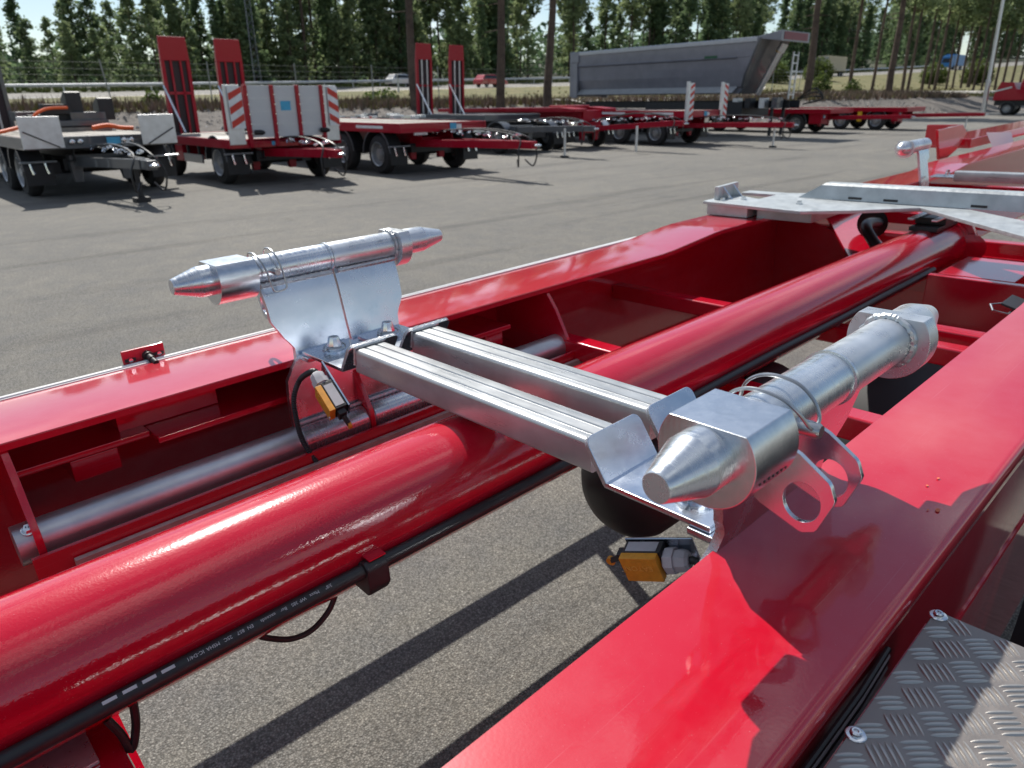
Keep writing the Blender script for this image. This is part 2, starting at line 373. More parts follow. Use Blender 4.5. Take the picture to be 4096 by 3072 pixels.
GRAVEL = ground_mat('gravel_ground', ((.25, (.05, .042, .036)), (.5, (.12, .105, .092)), (.8, (.22, .20, .18))), 2.5, 40)
GRASSM = ground_mat('dry_grass_ground', ((.25, (.045, .06, .015)), (.45, (.11, .11, .035)), (.65, (.20, .165, .075)), (.85, (.13, .15, .04))), .5, 12)
FORESTM = ground_mat('forest_floor', ((.3, (.02, .025, .012)), (.7, (.06, .065, .03))), .4, 8)
# yard: one sheet whose back edge follows the bank
xs = rng(-60, 160, 45)
b = MB(); b.v = [(x, y, 0) for x in xs for y in (-60, -5, 5, yedge(x) * .6, yedge(x) + .4)]
b.f = [[i * 5 + k, (i + 1) * 5 + k, (i + 1) * 5 + k + 1, i * 5 + k + 1] for i in range(len(xs) - 1) for k in range(4)]; b.mi = [0] * len(b.f)
tag(b.build('yard', ASPH, weld=False), kind='structure')
# ground beyond: gravel bank then grass, out to the horizon
def band(name, t0, t1, n, m, x0=-60, x1=420, nx=130):
    b = MB(); xs_ = rng(x0, x1, nx)
    for x in xs_:
        for k in range(n):
            t = t0(x) + (t1(x) - t0(x)) * k / (n - 1); b.v.append((x, t, ground_z(x, t) + random.uniform(-.05, .05) * (0 if k in (0, n - 1) else 1)))
    b.f = [[i * n + k, (i + 1) * n + k, (i + 1) * n + k + 1, i * n + k + 1] for i in range(nx - 1) for k in range(n - 1)]; b.mi = [0] * len(b.f)
    return tag(b.build(name, m, weld=False), kind='structure')
band('gravel_bank', lambda x: yedge(x), lambda x: yedge(x) + 7.5, 9, GRAVEL)
band('verge', lambda x: yedge(x) + 7.5, lambda x: 69.0, 26, GRASSM)
band('far_ground', lambda x: 81.0, lambda x: 420.0, 20, FORESTM)
sheet('road', rng(-60, 420, 60), (68.8, 72, 76, 81.2), lambda x, y: ground_z(x, y) + .02, ROADM)
sheet('road_edge_line', rng(-60, 420, 60), (69.5, 69.65), lambda x, y: ground_z(x, y) + .026, simple('line_paint', (.7, .7, .68), .7))
# side path at the right
PATHM = ground_mat('path_gravel', ((.3, (.30, .28, .25)), (.7, (.48, .46, .42))), 1.5, 20)
sheet('path', rng(38, 150, 40), (yedge(66) + 12.5, yedge(66) + 14, yedge(66) + 16.5), lambda x, y: ground_z(x, y) + .10 + .04 * (y - 32), PATHM)

# gravel stones and tufts: too many to count
def scatter_stones(n, name, label):
    b = MB()
    for _ in range(n):
        x = random.uniform(-2, 75) if random.random() < .85 else random.uniform(-10, 0); e0 = yedge(x); y = e0 + random.uniform(.3, 8.2); r = random.uniform(.03, .11) * random.choice((.7, 1, 1, 1.3))
        z = ground_z(x, y) + r * .2; a = random.uniform(0, 6.28)
        pts = [Vector((math.cos(a + k * 2.09) * r, math.sin(a + k * 2.09) * r * random.uniform(.6, 1), random.uniform(-.1, .15) * r)) for k in range(3)] + [Vector((random.uniform(-.4, .4) * r, random.uniform(-.4, .4) * r, r * random.uniform(.5, .9)))]
        b.add([p + Vector((x, y, z)) for p in pts], [(0, 1, 3), (1, 2, 3), (2, 0, 3)])
    o = b.build(name, STONE, weld=False, smooth=False); tag(o, label, 'gravel', kind='stuff'); return o
def vcol_mat(name, c0, c1, rough=.8, scale=1.5):
    m, N, L, bs = mat(name); g = N.new('ShaderNodeNewGeometry'); n = noise(N, scale, 3, .6, objco(N), L)
    ad = N.new('ShaderNodeMath'); ad.operation = 'MULTIPLY_ADD'; ad.inputs[1].default_value = .55; L.new(g.outputs['Random Per Island'], ad.inputs[0])
    mu = N.new('ShaderNodeMath'); mu.operation = 'MULTIPLY'; mu.inputs[1].default_value = .5; L.new(n.outputs['Fac'], mu.inputs[0]); L.new(mu.outputs[0], ad.inputs[2])
    r = NODE_RAMP(N, L, ad.outputs[0], (.1, c0), (.85, c1)); L.new(r.outputs[0], bs.inputs['Base Color']); bs.inputs['Roughness'].default_value = rough; bs.inputs['Specular IOR Level'].default_value = .25
    return m
STONE = vcol_mat('loose_stone', (.10, .095, .09), (.38, .36, .34))
scatter_stones(9000, 'loose_gravel', 'loose grey stones covering the bank behind the parked trailers')
def tufts(n, name, label, cat, m, area, hr, wr, zf=ground_z):
    b = MB()
    for _ in range(n):
        x, y = area(); z = zf(x, y) - .02; h = random.uniform(*hr)
        for k in range(5):
            a = random.uniform(0, 6.28); d = Vector((math.cos(a), math.sin(a), 0)); wv = random.uniform(*wr); o = Vector((x, y, z)) + d * random.uniform(0, .12); tip = o + d * h * random.uniform(.1, .5) + Vector((0, 0, h * random.uniform(.7, 1.1)))
            sdv = Vector((-d.y, d.x, 0)) * wv; b.add([o - sdv, o + sdv, tip], [(0, 1, 2)])
    o = b.build(name, m, weld=False, smooth=False); tag(o, label, cat, kind='stuff'); return o
def verge_area():
    while True:
        x = random.uniform(-8, 95) if random.random() < .8 else random.uniform(60, 150); y = yedge(x) + 7 + abs(random.gauss(0, 1)) * 10
        if y < 68.5: return x, y
def edge_area():
    x = random.uniform(-4, 100); return x, yedge(x) + random.uniform(6.5, 12.5)
tufts(9000, 'dry_grass', 'dry yellowish grass covering the verge below the road', 'grass', vcol_mat('dry_grass_blades', (.07, .085, .02), (.30, .25, .10)), verge_area, (.15, .42), (.03, .07))
tufts(3800, 'heather', 'brown and purplish heather along the top of the gravel bank', 'heather', vcol_mat('heather_leaves', (.06, .065, .03), (.26, .17, .14)), edge_area, (.25, .75), (.03, .06))
def far_area():
    x = random.uniform(-10, 260); return x, random.uniform(82, 96)
tufts(5000, 'roadside_grass', 'green grass strip on the far side of the road', 'grass', vcol_mat('road_grass', (.06, .10, .02), (.20, .20, .06)), far_area, (.2, .5), (.06, .12))

# guard rail along the road
GR = thing('guard_rail', 'long galvanised guard rail along the road before the forest', 'guard rail')
b = MB(); wprof = [(0, 0), (.08, .05), (.0, .10), (.0, .18), (.08, .23), (0, .30)]
xs_ = rng(-60, 260, 81); b.loft([[(x, 82.5 - p[0], ground_z(x, 82.5) + .50 + p[1]) for p in wprof] for x in xs_], closed=False, caps=False); b.build('rail', ALU, GR)
for k in range(60):
    x = -20 + k * 4.0; b2 = MB(); b2.box(x - .05, x + .05, 82.52, 82.62, ground_z(x, 82.5) - .1, ground_z(x, 82.5) + .74); b2.build('rail_post', ALU, GR)
# wire fence on the verge
FE = thing('wire_fence', 'tall wire fence with thin grey posts in front of the road', 'fence')
def fy(x): return 46.0 - .08 * x
px = [2.5 + 5.3 * k for k in range(17)]
FWIRE = simple('fence_wire', (.30, .31, .31), .5, .6)
for i, x in enumerate(px):
    lean = random.uniform(-.06, .06) - (.30 if i == 2 else 0); z0 = ground_z(x, fy(x)); b = MB(); b.tube([(x - lean * .2, fy(x), z0 - .3), (x + lean, fy(x), z0 + 2.5)], .035, 8); b.build('post', FWIRE, FE)
for h in (.25, .55, .85, 1.15, 1.45, 1.75, 2.05, 2.35):
    b = MB(); b.tube([(x, fy(x), ground_z(x, fy(x)) + h + random.uniform(-.02, .02)) for x in px], .0055, 4); b.build('wire', FWIRE, FE)
for k in range(90):
    x = px[0] + k * .95; z0 = ground_z(x, fy(x)); b = MB(); b.tube([(x, fy(x), z0 + .2), (x, fy(x), z0 + 2.35)], .004, 3); b.build('wire', FWIRE, FE)
# lamp post at the right
LP = thing('lamp_post', 'tall grey steel lamp post at the right edge of the yard', 'lamp post', loc=(73.1, 18.7, 0))
b = MB(); b.tube([(0, 0, 0), (-.2, .1, 2.7)], .19, 16); b.build('base_tube', ALU, LP)
b = MB(); b.tube([(-.2, .1, 2.7), (-.75, .35, 13)], [.14, .09], 16); b.build('pole', ALU, LP)
b = MB(); b.lathe([(0, .2), (.06, .2), (.06, .14)], (-.2, .1, 2.66), (-.05, .02, 1), 16); b.build('joint_ring', ALU, LP)
# reflector posts
for x, y in ((47, 66), (55, 66), (129, 66.5)):
    T = thing('reflector_post', {47: 'small white reflector post left of the red car', 55: 'small white reflector post just behind the red ramps', 129: 'white reflector post among the pine trunks at the right'}[x], 'post', 'white reflector posts along the road', loc=(x, y, ground_z(x, y)))
    b = MB(); b.box(-.08, .08, -.05, .05, -.2, 1.7); b.build('post', WHITE, T)
    b = MB(); b.box(-.07, .07, -.06, -.051, 1.3, 1.6); b.build('reflector', BLACK, T)
# lattice mast in the forest edge at the left
LM = thing('lattice_mast', 'slender grey lattice mast standing before the forest', 'mast', loc=(43, 90, ground_z(43, 90)))
for dx, dy in ((-.45, -.4), (.45, -.4), (0, .45)):
    b = MB(); b.tube([(dx, dy, 0), (dx * .35, dy * .35, 22)], .03, 6); b.build('leg', MIDGREY, LM)
for k in range(26):
    f0 = 1 - .65 * k / 26; f1 = 1 - .65 * (k + 1) / 26; z0 = k * .84; z1 = z0 + .84; P3 = ((-.45, -.4), (.45, -.4), (0, .45))
    b = MB()
    for i in range(3):
        p, q = P3[i], P3[(i + 1) % 3]; b.tube([(p[0] * f0, p[1] * f0, z0), (q[0] * f1, q[1] * f1, z1)], .014, 4)
    b.build('lacing', MIDGREY, LM)
# ================================================================== the near container trailer
TR = thing('container_trailer', 'glossy red container trailer frame filling the foreground', 'trailer', m=XF)
YC = 0.858
SECT = [(-1.3, 1.1), (-.4, 1.1), (.5, 1.1), (1.98, 1.096), (2.05, 1.099), (2.30, 1.119), (2.37, 1.122), (2.9, 1.12), (3.3, 1.095), (4.9, 1.082), (4.97, 1.086), (5.18, 1.105), (5.27, 1.107), (9.5, 1.09)]
near_poly = [(.355, -.002), (.3535, 0), (.175, 0)] + arc(.174, -.011, .011, 90, 180, 5)[1:] + [(.163, -.028), (.166, -.034), (.172, -.037), (.172, -.58), (.355, -.58), (.355, -.568), (.186, -.568), (.186, -.014), (.355, -.014)]
far_poly = [(1.365, -.002), (1.3665, 0), (1.589, 0)] + arc(1.59, -.010, .010, 90, 0, 4)[1:] + [(1.6, -.55), (1.37, -.55), (1.37, -.538), (1.588, -.538), (1.588, -.014), (1.365, -.014)]
for poly, lab in ((near_poly, 'broad flange beside the tread plate'), (far_poly, 'far beam with open inner side')):
    b = MB(); b.loft([[(x, p[0], zt + p[1]) for p in poly] for x, zt in SECT])
    b.build('side_beam', RED, TR, angle=28)['label'] = lab
# weld seam halfway down the outer web and scuffs
b = MB(); b.tube([(x, .1715, .86 + .0008 * math.sin(x * 90)) for x in [i * .02 - .4 for i in range(110)]], .0035, 6); b.build('weld_seam', RED, TR)
b = MB(); b.box(-1.3, 2.17, 1.6025, 1.622, 1.078, 1.099); b.tube([(-1.3, 1.612, 1.1), (2.17, 1.612, 1.094)], .006, 8)
b.build('edge_strip', WHITE, TR)
# centre tube and its end mount
b = MB(); b.lathe([(0, .08), (0, .092), (4.35, .092), (4.36, .085)], (-1.25, YC, 1.016), (4.36, 0, -.016), 72)
b.build('centre_tube', RED_TUBE, TR)
b = MB(); b.lathe([(0, .092), (0, .0985), (.022, .0985), (.022, .092)], (3.10, YC, 1.0), (1, 0, 0), 64); b.build('tube_collar', RED_TUBE, TR)
b = MB(); b.prism([(YC - .16, .80), (YC + .16, .80), (YC + .10, 1.10), (YC + .05, 1.135), (YC - .06, 1.135), (YC - .12, 1.03)], 'x', 3.125, 3.15); b.build('end_plate', RED_IN, TR, bevel=.003)
b = MB(); b.box(2.86, 3.10, YC - .05, YC + .045, 1.088, 1.104); b.box(2.93, 3.02, YC - .055, YC + .05, 1.104, 1.128); b.build('clamp_saddle', BLACK_PLASTIC, TR, bevel=.003)
for dy in (-.042, .038):
    b = MB(); b.box(2.84, 3.12, YC + dy - .010, YC + dy + .010, 1.129, 1.137); b.build('clamp_strap', ZINC_ROUGH, TR, bevel=.002)
b = MB(); b.lathe([(0, .05), (.02, .052), (.02, .0)], (3.12, YC - .10, 1.0), (-1, -.3, 0), 32); b.build('mount_disc', RED_IN, TR)
b = MB(); b.box(2.64, 2.96, .50, .72, .965, .998); b.box(2.60, 2.63, .36, .74, .70, .998); b.build('mount_box', RED_IN, TR, bevel=.004)
b = MB(); b.add([(3.40, 1.46, 1.06), (2.82, 1.06, .94), (3.05, 1.00, .94), (3.66, 1.42, 1.06), (3.40, 1.46, 1.045), (2.82, 1.06, .925), (3.05, 1.00, .925), (3.66, 1.42, 1.045)],
    [(0, 1, 2, 3), (7, 6, 5, 4), (0, 4, 5, 1), (1, 5, 6, 2), (2, 6, 7, 3), (3, 7, 4, 0)]); b.build('gusset_plate', RED_IN, TR, bevel=.002)
# crossmembers between the beams (upper tubes, lower channels)
for x, z, h, y0, y1 in ((1.45, .955, .055, .187, 1.587), (2.02, .955, .05, .187, 1.587), (2.17, .955, .045, .187, .70), (3.30, 1.0, .09, .187, 1.587), (4.05, .97, .06, .187, 1.587), (5.3, .97, .06, .187, 1.587)):
    b = MB(); b.box(x - .028, x + .028, y0, y1, z - h, z); b.build('crossmember', RED_IN, TR, bevel=.006, seg=3)
b = MB(); b.prism([(.184, .50), (1.592, .50), (1.592, 1.08), (1.2, .95), (.55, .95), (.184, 1.08)], 'x', 3.22, 3.235); b.build('bulkhead', RED_IN, TR)
b = MB(); b.lathe([(0, .06), (0, .035), (.02, .035), (.02, .06)], (3.205, 1.16, 1.04), (1, 0, 0), 32); b.build('hole_bush', BLACK_PLASTIC, TR)
# ribs, shelf and bearing rail inside the far beam
rib = [(1.585, .86), (1.262, .86), (1.264, .895), (1.285, .905), (1.29, .955), (1.335, 1.035), (1.372, 1.084), (1.585, 1.084)]
for x in (.105, .768, 1.43):
    b = MB(); b.prism([(p[0] + (.004 if x > .7 else 0), p[1]) for p in rib], 'x', x - .006, x + .006); b.build('rib', RED_IN, TR, bevel=.0015)
def shelf_part(x0, x1, y0, z0, z1):
    b = MB(); b.box(x0, x1, y0, 1.587, z0, z1); b.build('shelf', RED_IN, TR, bevel=.003)
shelf_part(.115, .345, 1.432, 1.003, 1.017); shelf_part(.347, .76, 1.392, .999, 1.013); shelf_part(.776, 1.30, 1.392, .999, 1.013)
for x0, x1, y0, z0, z1 in ((.30, .50, 1.47, 1.014, 1.085), (.93, 1.12, 1.45, 1.014, 1.085)):
    b = MB(); b.box(x0, x1, y0, 1.586, z0, z1); b.build('spacer_block', RED_IN, TR, bevel=.002)
for x0, x1, y0, z0 in ((.20, .285, 1.44, .955), (1.21, 1.275, 1.40, .96)):
    b = MB(); b.box(x0, x1, y0, 1.55, z0, 1.0); b.build('stop_block', RED_IN, TR, bevel=.004)
b = MB(); b.prism([(1.30, .86), (1.262, .86), (1.262, .928), (1.272, .928), (1.272, .87), (1.30, .87)], 'x', .085, 1.52); b.build('bearing_rail', RED_IN, TR, bevel=.001)
b = MB(); b.box(.14, 1.48, 1.246, 1.258, .76, .907); b.build('wear_plate', BEIGE_PLATE, TR, bevel=.001)
for x in (.235, .60, .98):
    b = MB(); b.lathe([(0, .011), (.004, .011), (.007, .006), (.007, 0)], (x, 1.245, .885), (0, -1, .2), 16); b.build('dome_bolt', BLACK_PLASTIC, TR)
b = MB(); b.lathe([(0, .033), (0, .036), (1.35, .036)], (.075, 1.333, .927), (1, 0, 0), 40); b.build('pivot_shaft', ZINC_SHAFT, TR)
b = MB(); b.lathe([(0, .006), (0, .0105), (.004, .0105), (.0045, .009)], (.097, 1.3135, .9570), (0, -.55, .83), 20); b.lathe([(.004, .0085), (.011, .0085), (.012, .0072), (.012, 0)], (.097, 1.3135, .9570), (0, -.55, .83), 6)
b.build('shaft_bolt', CHROME, TR)
text_mesh('bolt_marking', '8.8', .0055, BLACK_PLASTIC, Vector((.093, 1.3135, .9570)) + Vector((0, -.55, .83)) * .0122, (.95, -.26, -.17), (0, .83, .55), TR, .0001)
b = MB(); b.box(.0, 3.2, 1.06, 1.245, .755, .765); b.build('added_underplate', BLACK, TR)  # added black plate, blocks ground bounce into the far beam
b = MB(); b.box(1.50, 3.2, .37, .66, .60, .61); b.build('added_underplate', BLACK, TR)  # added black sheet hiding lit ground, stands in for dark underparts
# near side shaft under the near beam
b = MB(); b.lathe([(0, .0273), (1.35, .0273)], (.075, .386, .934), (1, 0, 0), 32); b.build('pivot_shaft', ZINC_SHAFT, TR)
# side guard rail and its arms outside the far beam (their shadow falls on the ground between the beams)
b = MB(); b.box(-1.2, 7.5, 2.06, 2.085, .66, .77); b.build('side_guard', ALU, TR, bevel=.006)
for x in (2.05, 3.9, 5.7):
    b = MB(); b.bar((x - .20, 1.61, .845), (x, 2.06, .70), .06, .06); b.build('guard_arm', RED_IN, TR)
# lamp bracket on the far beam's outer edge
b = MB(); b.box(.375, .463, 1.628, 1.634, 1.04, 1.128); b.build('lamp_bracket', RED, TR, bevel=.002)
lb = b = MB(); b.lathe([(0, .011), (.012, .011), (.012, .008), (.03, .008), (.03, .006), (.05, .006), (.05, .0)], (.425, 1.63, 1.108), (.05, -1, -.15), 20); b.build('lamp_plug', BLACK_RUBBER, TR)
for x in (.39, .449):
    b = MB(); b.box(x - .011, x + .011, 1.6255, 1.6285, 1.103, 1.110); b.build('slot', BLACK_PLASTIC, TR)
    b = MB(); b.lathe([(0, .0045), (.003, .0045), (.003, 0)], (x, 1.6255, 1.1065), (0, -1, 0), 10); b.build('screw', CHROME, TR)

# support crossmember under the tube at the lower left, with a zinc clamp plate
b = MB(); b.prism([(.60, .60), (1.15, .60), (1.15, .905), (.75, .905), (.60, .84)], 'x', -.02, .078); b.build('tube_cradle', RED_IN, TR, bevel=.006)
b = MB(); b.obox((-.035, .78, .905), (.085, 0, 0), (0, .2, .005), (0, 0, .006)); b.obox((-.035, .78, .9), (.085, 0, 0), (0, -.075, -.035), (0, -.002, .006)); b.build('clamp_plate', ZINC_ROUGH, TR, bevel=.002)
b = MB(); b.lathe([(0, .014), (.003, .014), (.003, .0)], (.012, .765, .902), (0, -.42, .9), 24); b.lathe([(.003, .0105), (.011, .0105), (.012, .009), (.012, 0)], (.012, .765, .902), (0, -.42, .9), 6); b.build('clamp_bolt', CHROME, TR)
b = MB(); b.bar((.088, .93, .86), (.098, .50, .60), .012, .012); b.build('brace_rod', RED_IN, TR)
# cross-plate and channel (galvanised) bolted on the beams further along
GP = thing('galvanised_cross_plate', 'pale galvanised cross plate and channel lying across the red beams', 'cross plate', m=XF)
top = [(2.62, 1.62), (2.562, 1.18), (2.665, 1.045), (2.845, .869), (2.447, .466), (2.30, .30), (2.56, .28), (2.727, .53), (3.0, .87), (3.10, 1.20), (3.0, 1.44), (3.0, 1.62), (2.93, 1.62), (2.93, 1.46), (2.78, 1.46), (2.86, 1.63)]
b = MB(); b.prism(top, 'z', 1.163, 1.175); b.build('base_plate', GALV, GP, bevel=.0015)
b = MB(); b.box(2.62, 2.86, 1.42, 1.60, 1.1225, 1.162); b.build('spacer', GALV, GP, bevel=.002)
b = MB(); b.box(2.66, 2.92, 1.18, 1.40, 1.118, 1.162); b.build('spacer', GALV, GP, bevel=.002)
e = Vector((0, -1, 0)); sd = Vector((1, 0, 0))
b = MB(); o = Vector((2.885, 1.344, 1.1765))
prof = [(0, 0), (.010, .052), (.018, .060), (.065, .060), (.073, .052), (.083, 0), (.077, 0), (.068, .050), (.061, .055), (.022, .055), (.015, .050), (.006, 0)]
b.loft([[o + e * t + sd * p[0] + Vector((0, 0, p[1])) + (e * (.10 * p[1] / .06) if t == 0 else Vector()) for p in prof] for t in (0, 1.5)]); b.build('channel', GALV, GP, angle=25)
for t in (.20, .33, .62, .86):
    b = MB(); q = o + e * t - sd * .0005 + Vector((0, 0, .006)); b.obox(q, e * .05, sd * .004, Vector((0, 0, .008))); b.build('slot', BLACK, GP)
for x, y in ((2.67, 1.56), (2.73, 1.50), (2.72, 1.26)):
    b = MB(); b.lathe([(0, .014), (.003, .014), (.003, .010), (.012, .010), (.012, 0)], (x, y, 1.175), (0, 0, 1), 6); b.build('bolt', CHROME, GP)
b = MB(); b.obox((2.67, 1.60, 1.175), (.19, .02, 0), (.004, -.018, 0), (0, 0, .052)); b.build('fold_lip', GALV, GP, bevel=.002)
for k in (.25, .75):
    b = MB(); p = Vector((2.67, 1.60, 1.175)) + Vector((.19, .02, 0)) * k; b.add([p + Vector((-.004, -.018, 0)), p + Vector((.004, -.018, 0)), p + Vector((.004, -.062, 0)), p + Vector((-.004, -.062, 0)), p + Vector((-.004, -.018, .048)), p + Vector((.004, -.018, .048))], [(0, 3, 2, 1), (0, 1, 5, 4), (0, 4, 3), (1, 2, 5), (3, 4, 5, 2)]); b.build('lip_gusset', CHROME, GP)

# ------------------------------------------------------------------ container lock arms
def YU(s, u): return YC + s * u
def uz(z):
    zs = [.93, 1.0, 1.09, 1.15, 1.23, 1.29]; us = [.477, .487, .501, .515, .533, .552]
    if z <= zs[0]: return us[0]
    for i in range(5):
        if z <= zs[i + 1]: return us[i] + (us[i + 1] - us[i]) * (z - zs[i]) / (zs[i + 1] - zs[i])
    return us[-1]
def lerp_tab(tab, z):
    tab = sorted(tab)
    if z <= tab[0][0]: return tab[0][1]
    for (a, b), (c, d) in zip(tab, tab[1:]):
        if z <= c:
            t = (z - a) / (c - a); t = t * t * (3 - 2 * t) * .6 + t * .4
            return b + (d - b) * t
    return tab[-1][1]
FRONT_E = [(1.25, .603), (1.213, .606), (1.187, .606), (1.16, .620), (1.124, .642), (1.102, .639), (1.078, .620), (1.061, .608), (1.023, .602), (.95, .599)]
REAR_E = [(1.25, .936), (1.217, .936), (1.179, .934), (1.136, .910), (1.111, .907), (1.078, .922), (1.05, .938), (.95, .944)]
def arm_plate(s, fx, rx, parent, dx=0, cutmat=CUT):
    b = MB(); rings = []
    for i in range(27):
        z = .95 + (1.275 - .95) * i / 26; u = uz(z); x0 = fx(z) + dx; x1 = rx(z) + dx
        rings.append([(x0, YU(s, u - .006), z), (x1, YU(s, u - .006), z), (x1, YU(s, u + .006), z), (x0, YU(s, u + .006), z)])
    v = [p for r in rings for p in r]
    for k in range(26):
        a = k * 4
        for i in range(4):
            j = (i + 1) % 4; b.f.append([a + i, a + j, a + 4 + j, a + 4 + i]); b.mi.append(1 if i in (1, 3) else 0)
    b.f += [[0, 1, 2, 3][::-1], [104, 105, 106, 107]]; b.mi += [1, 1]; b.v = [tuple(p) for p in v]
    return b.build('arm_plate', [ZINC, CUT], parent, angle=40)
def dcollar(s, x0, x1, parent, dx=0, m=MACH, dz=0, r=.051, hf=.0325):
    a = math.degrees(math.asin(hf / r)); pts = [(YU(s, .557) + p[0], 1.29 + dz + p[1]) for p in arc(0, 0, r, a, -180 - a, 49)]
    b = MB(); b.prism(pts, 'x', x0 + dx, x1 + dx); return b.build('stop_block', m, parent, bevel=.0012, seg=2, angle=25)
random.seed(4)
def weld(path, r, parent, n=7, mt=WELD):
    b = MB(); p = [Vector(q) for q in path]; out = []; rr = []
    for a, c in zip(p, p[1:]):
        m = max(2, int((c - a).length / .0035))
        for k in range(m): out.append(a + (c - a) * k / m); rr.append(r * .82 * (1 + .16 * math.sin(len(out) * 1.9) * random.uniform(.4, 1)))
    out.append(p[-1]); rr.append(r * .6); b.tube(out, rr, n); return b.build('weld_bead', mt, parent)
def ell(c, a, b_, n, rot=0):
    return [(c[0] + a * math.cos(2 * math.pi * i / n) * math.cos(rot) - b_ * math.sin(2 * math.pi * i / n) * math.sin(rot), c[1] + a * math.cos(2 * math.pi * i / n) * math.sin(rot) + b_ * math.sin(2 * math.pi * i / n) * math.cos(rot)) for i in range(n)]
def ray_poly(poly, c, n):
    out = []
    for i in range(n):
        d = Vector((math.cos(2 * math.pi * i / n), math.sin(2 * math.pi * i / n))); best = None
        for k in range(len(poly)):
            p = Vector(poly[k]); q = Vector(poly[(k + 1) % len(poly)]); e = q - p; w_ = p - Vector(c); den = d.x * e.y - d.y * e.x
            if abs(den) < 1e-9: continue
            t = (w_.x * e.y - w_.y * e.x) / den; u_ = (w_.x * d.y - w_.y * d.x) / den
            if t > 0 and -1e-6 <= u_ <= 1 + 1e-6 and (best is None or t < best): best = t
        out.append((c[0] + d.x * best, c[1] + d.y * best))
    return out
def lug(s, x, parent):
    poly = [(.857 - .27, 1.262), (.626, 1.236), (.633, 1.218), (.618, 1.178), (.603, 1.171), (.549, 1.190), (.545, 1.235)]
    c = (.600, 1.206); n = 48
    b = MB(); o = ray_poly([(YU(s, p[0]), p[1]) for p in poly], (YU(s, c[0]), c[1]), n); i_ = ell((YU(s, c[0]), c[1]), .0195, .0225, n)
    b.ringplate(o, i_, 'x', x - .003, x + .003); return b.build('lug', [ZINC], parent, bevel=.0004, seg=1)
def front_arm(s, label, group):
    T = thing('container_lock', label, 'lock', group, XF); y0 = YU(s, .557); O = (0, y0, 1.29)
    b = MB(); b.lathe([(.440, 0), (.440, .0140), (.4415, .0152), (.489, .0300), (.491, .0305), (.520, .0305)], O, (1, 0, 0), 56); b.build('pin', ZINC_PIN, T, angle=20)
    dcollar(s, .514, .594, T)
    b = MB(); b.lathe([(.590, .0302), (.768, .0302), (.7685, .0328), (.7735, .0328), (.7745, .029), (.7745, .0)], O, (1, 0, 0), 56); b.build('sleeve', ZINC_PIN, T, angle=20)
    arm_plate(s, lambda z: lerp_tab(FRONT_E, z), lambda z: .7725 if s > 0 else .7748, T)
    weld([(.603, YU(s, .533), 1.262), (.77, YU(s, .533), 1.262)], .0065, T); weld([(.603, YU(s, .552), 1.2575), (.77, YU(s, .552), 1.2575)], .005, T)
    b = MB(); b.lathe([(0, .036), (0, .039), (.155, .039), (.155, .036)], (.605, YU(s, .475), .927), (1, 0, 0), 40); b.build('pivot_sleeve', ZINC_PIN, T)
    weld([(.605, YU(s, .4685), .9705), (.765, YU(s, .4685), .9705)], .006, T)
    lug(s, .638, T); lug(s, .703, T)
    # linch pin and its wire
    b = MB(); b.lathe([(0, .0062), (.075, .0062), (.0755, .0082), (.100, .0082), (.103, .0065), (.103, 0)], (.634, YU(s, .508), 1.289), (0, s, 0), 10); b.build('linch_pin', WIRE, T, angle=40)
    pth = [(.634, YU(s, .604), 1.289), (.623, YU(s, .603), 1.296), (.614, YU(s, .594), 1.312), (.609, YU(s, .577), 1.324), (.607, YU(s, .549), 1.3265), (.609, YU(s, .526), 1.315), (.614, YU(s, .516), 1.293), (.617, YU(s, .508), 1.262), (.620, YU(s, .507), 1.253), (.632, YU(s, .507), 1.251), (.645, YU(s, .507), 1.254),
           (.648, YU(s, .508), 1.263), (.647, YU(s, .516), 1.293), (.644, YU(s, .525), 1.317), (.643, YU(s, .547), 1.330), (.645, YU(s, .576), 1.328), (.647, YU(s, .594), 1.314), (.645, YU(s, .603), 1.298), (.634, YU(s, .604), 1.289)]
    b = MB(); b.tube(spline(pth, 6), .0019, 8); b.build('spring_wire', WIRE, T)
    if s < 0:
        random.seed(11)
        for k in range(7):
            b = MB(); a_ = R_(-16 - .8 * k); q = Vector((.527 + .0085 * k, y0 - .0512 * math.cos(a_), 1.29 + .0512 * math.sin(a_))); b.obox(q - Vector((.0012, .0003, .0018)), (.0024, 0, 0), (0, .0006, 0), (0, 0, random.uniform(.0022, .0036))); b.build('stamped_mark', BLACK, T)
    return T
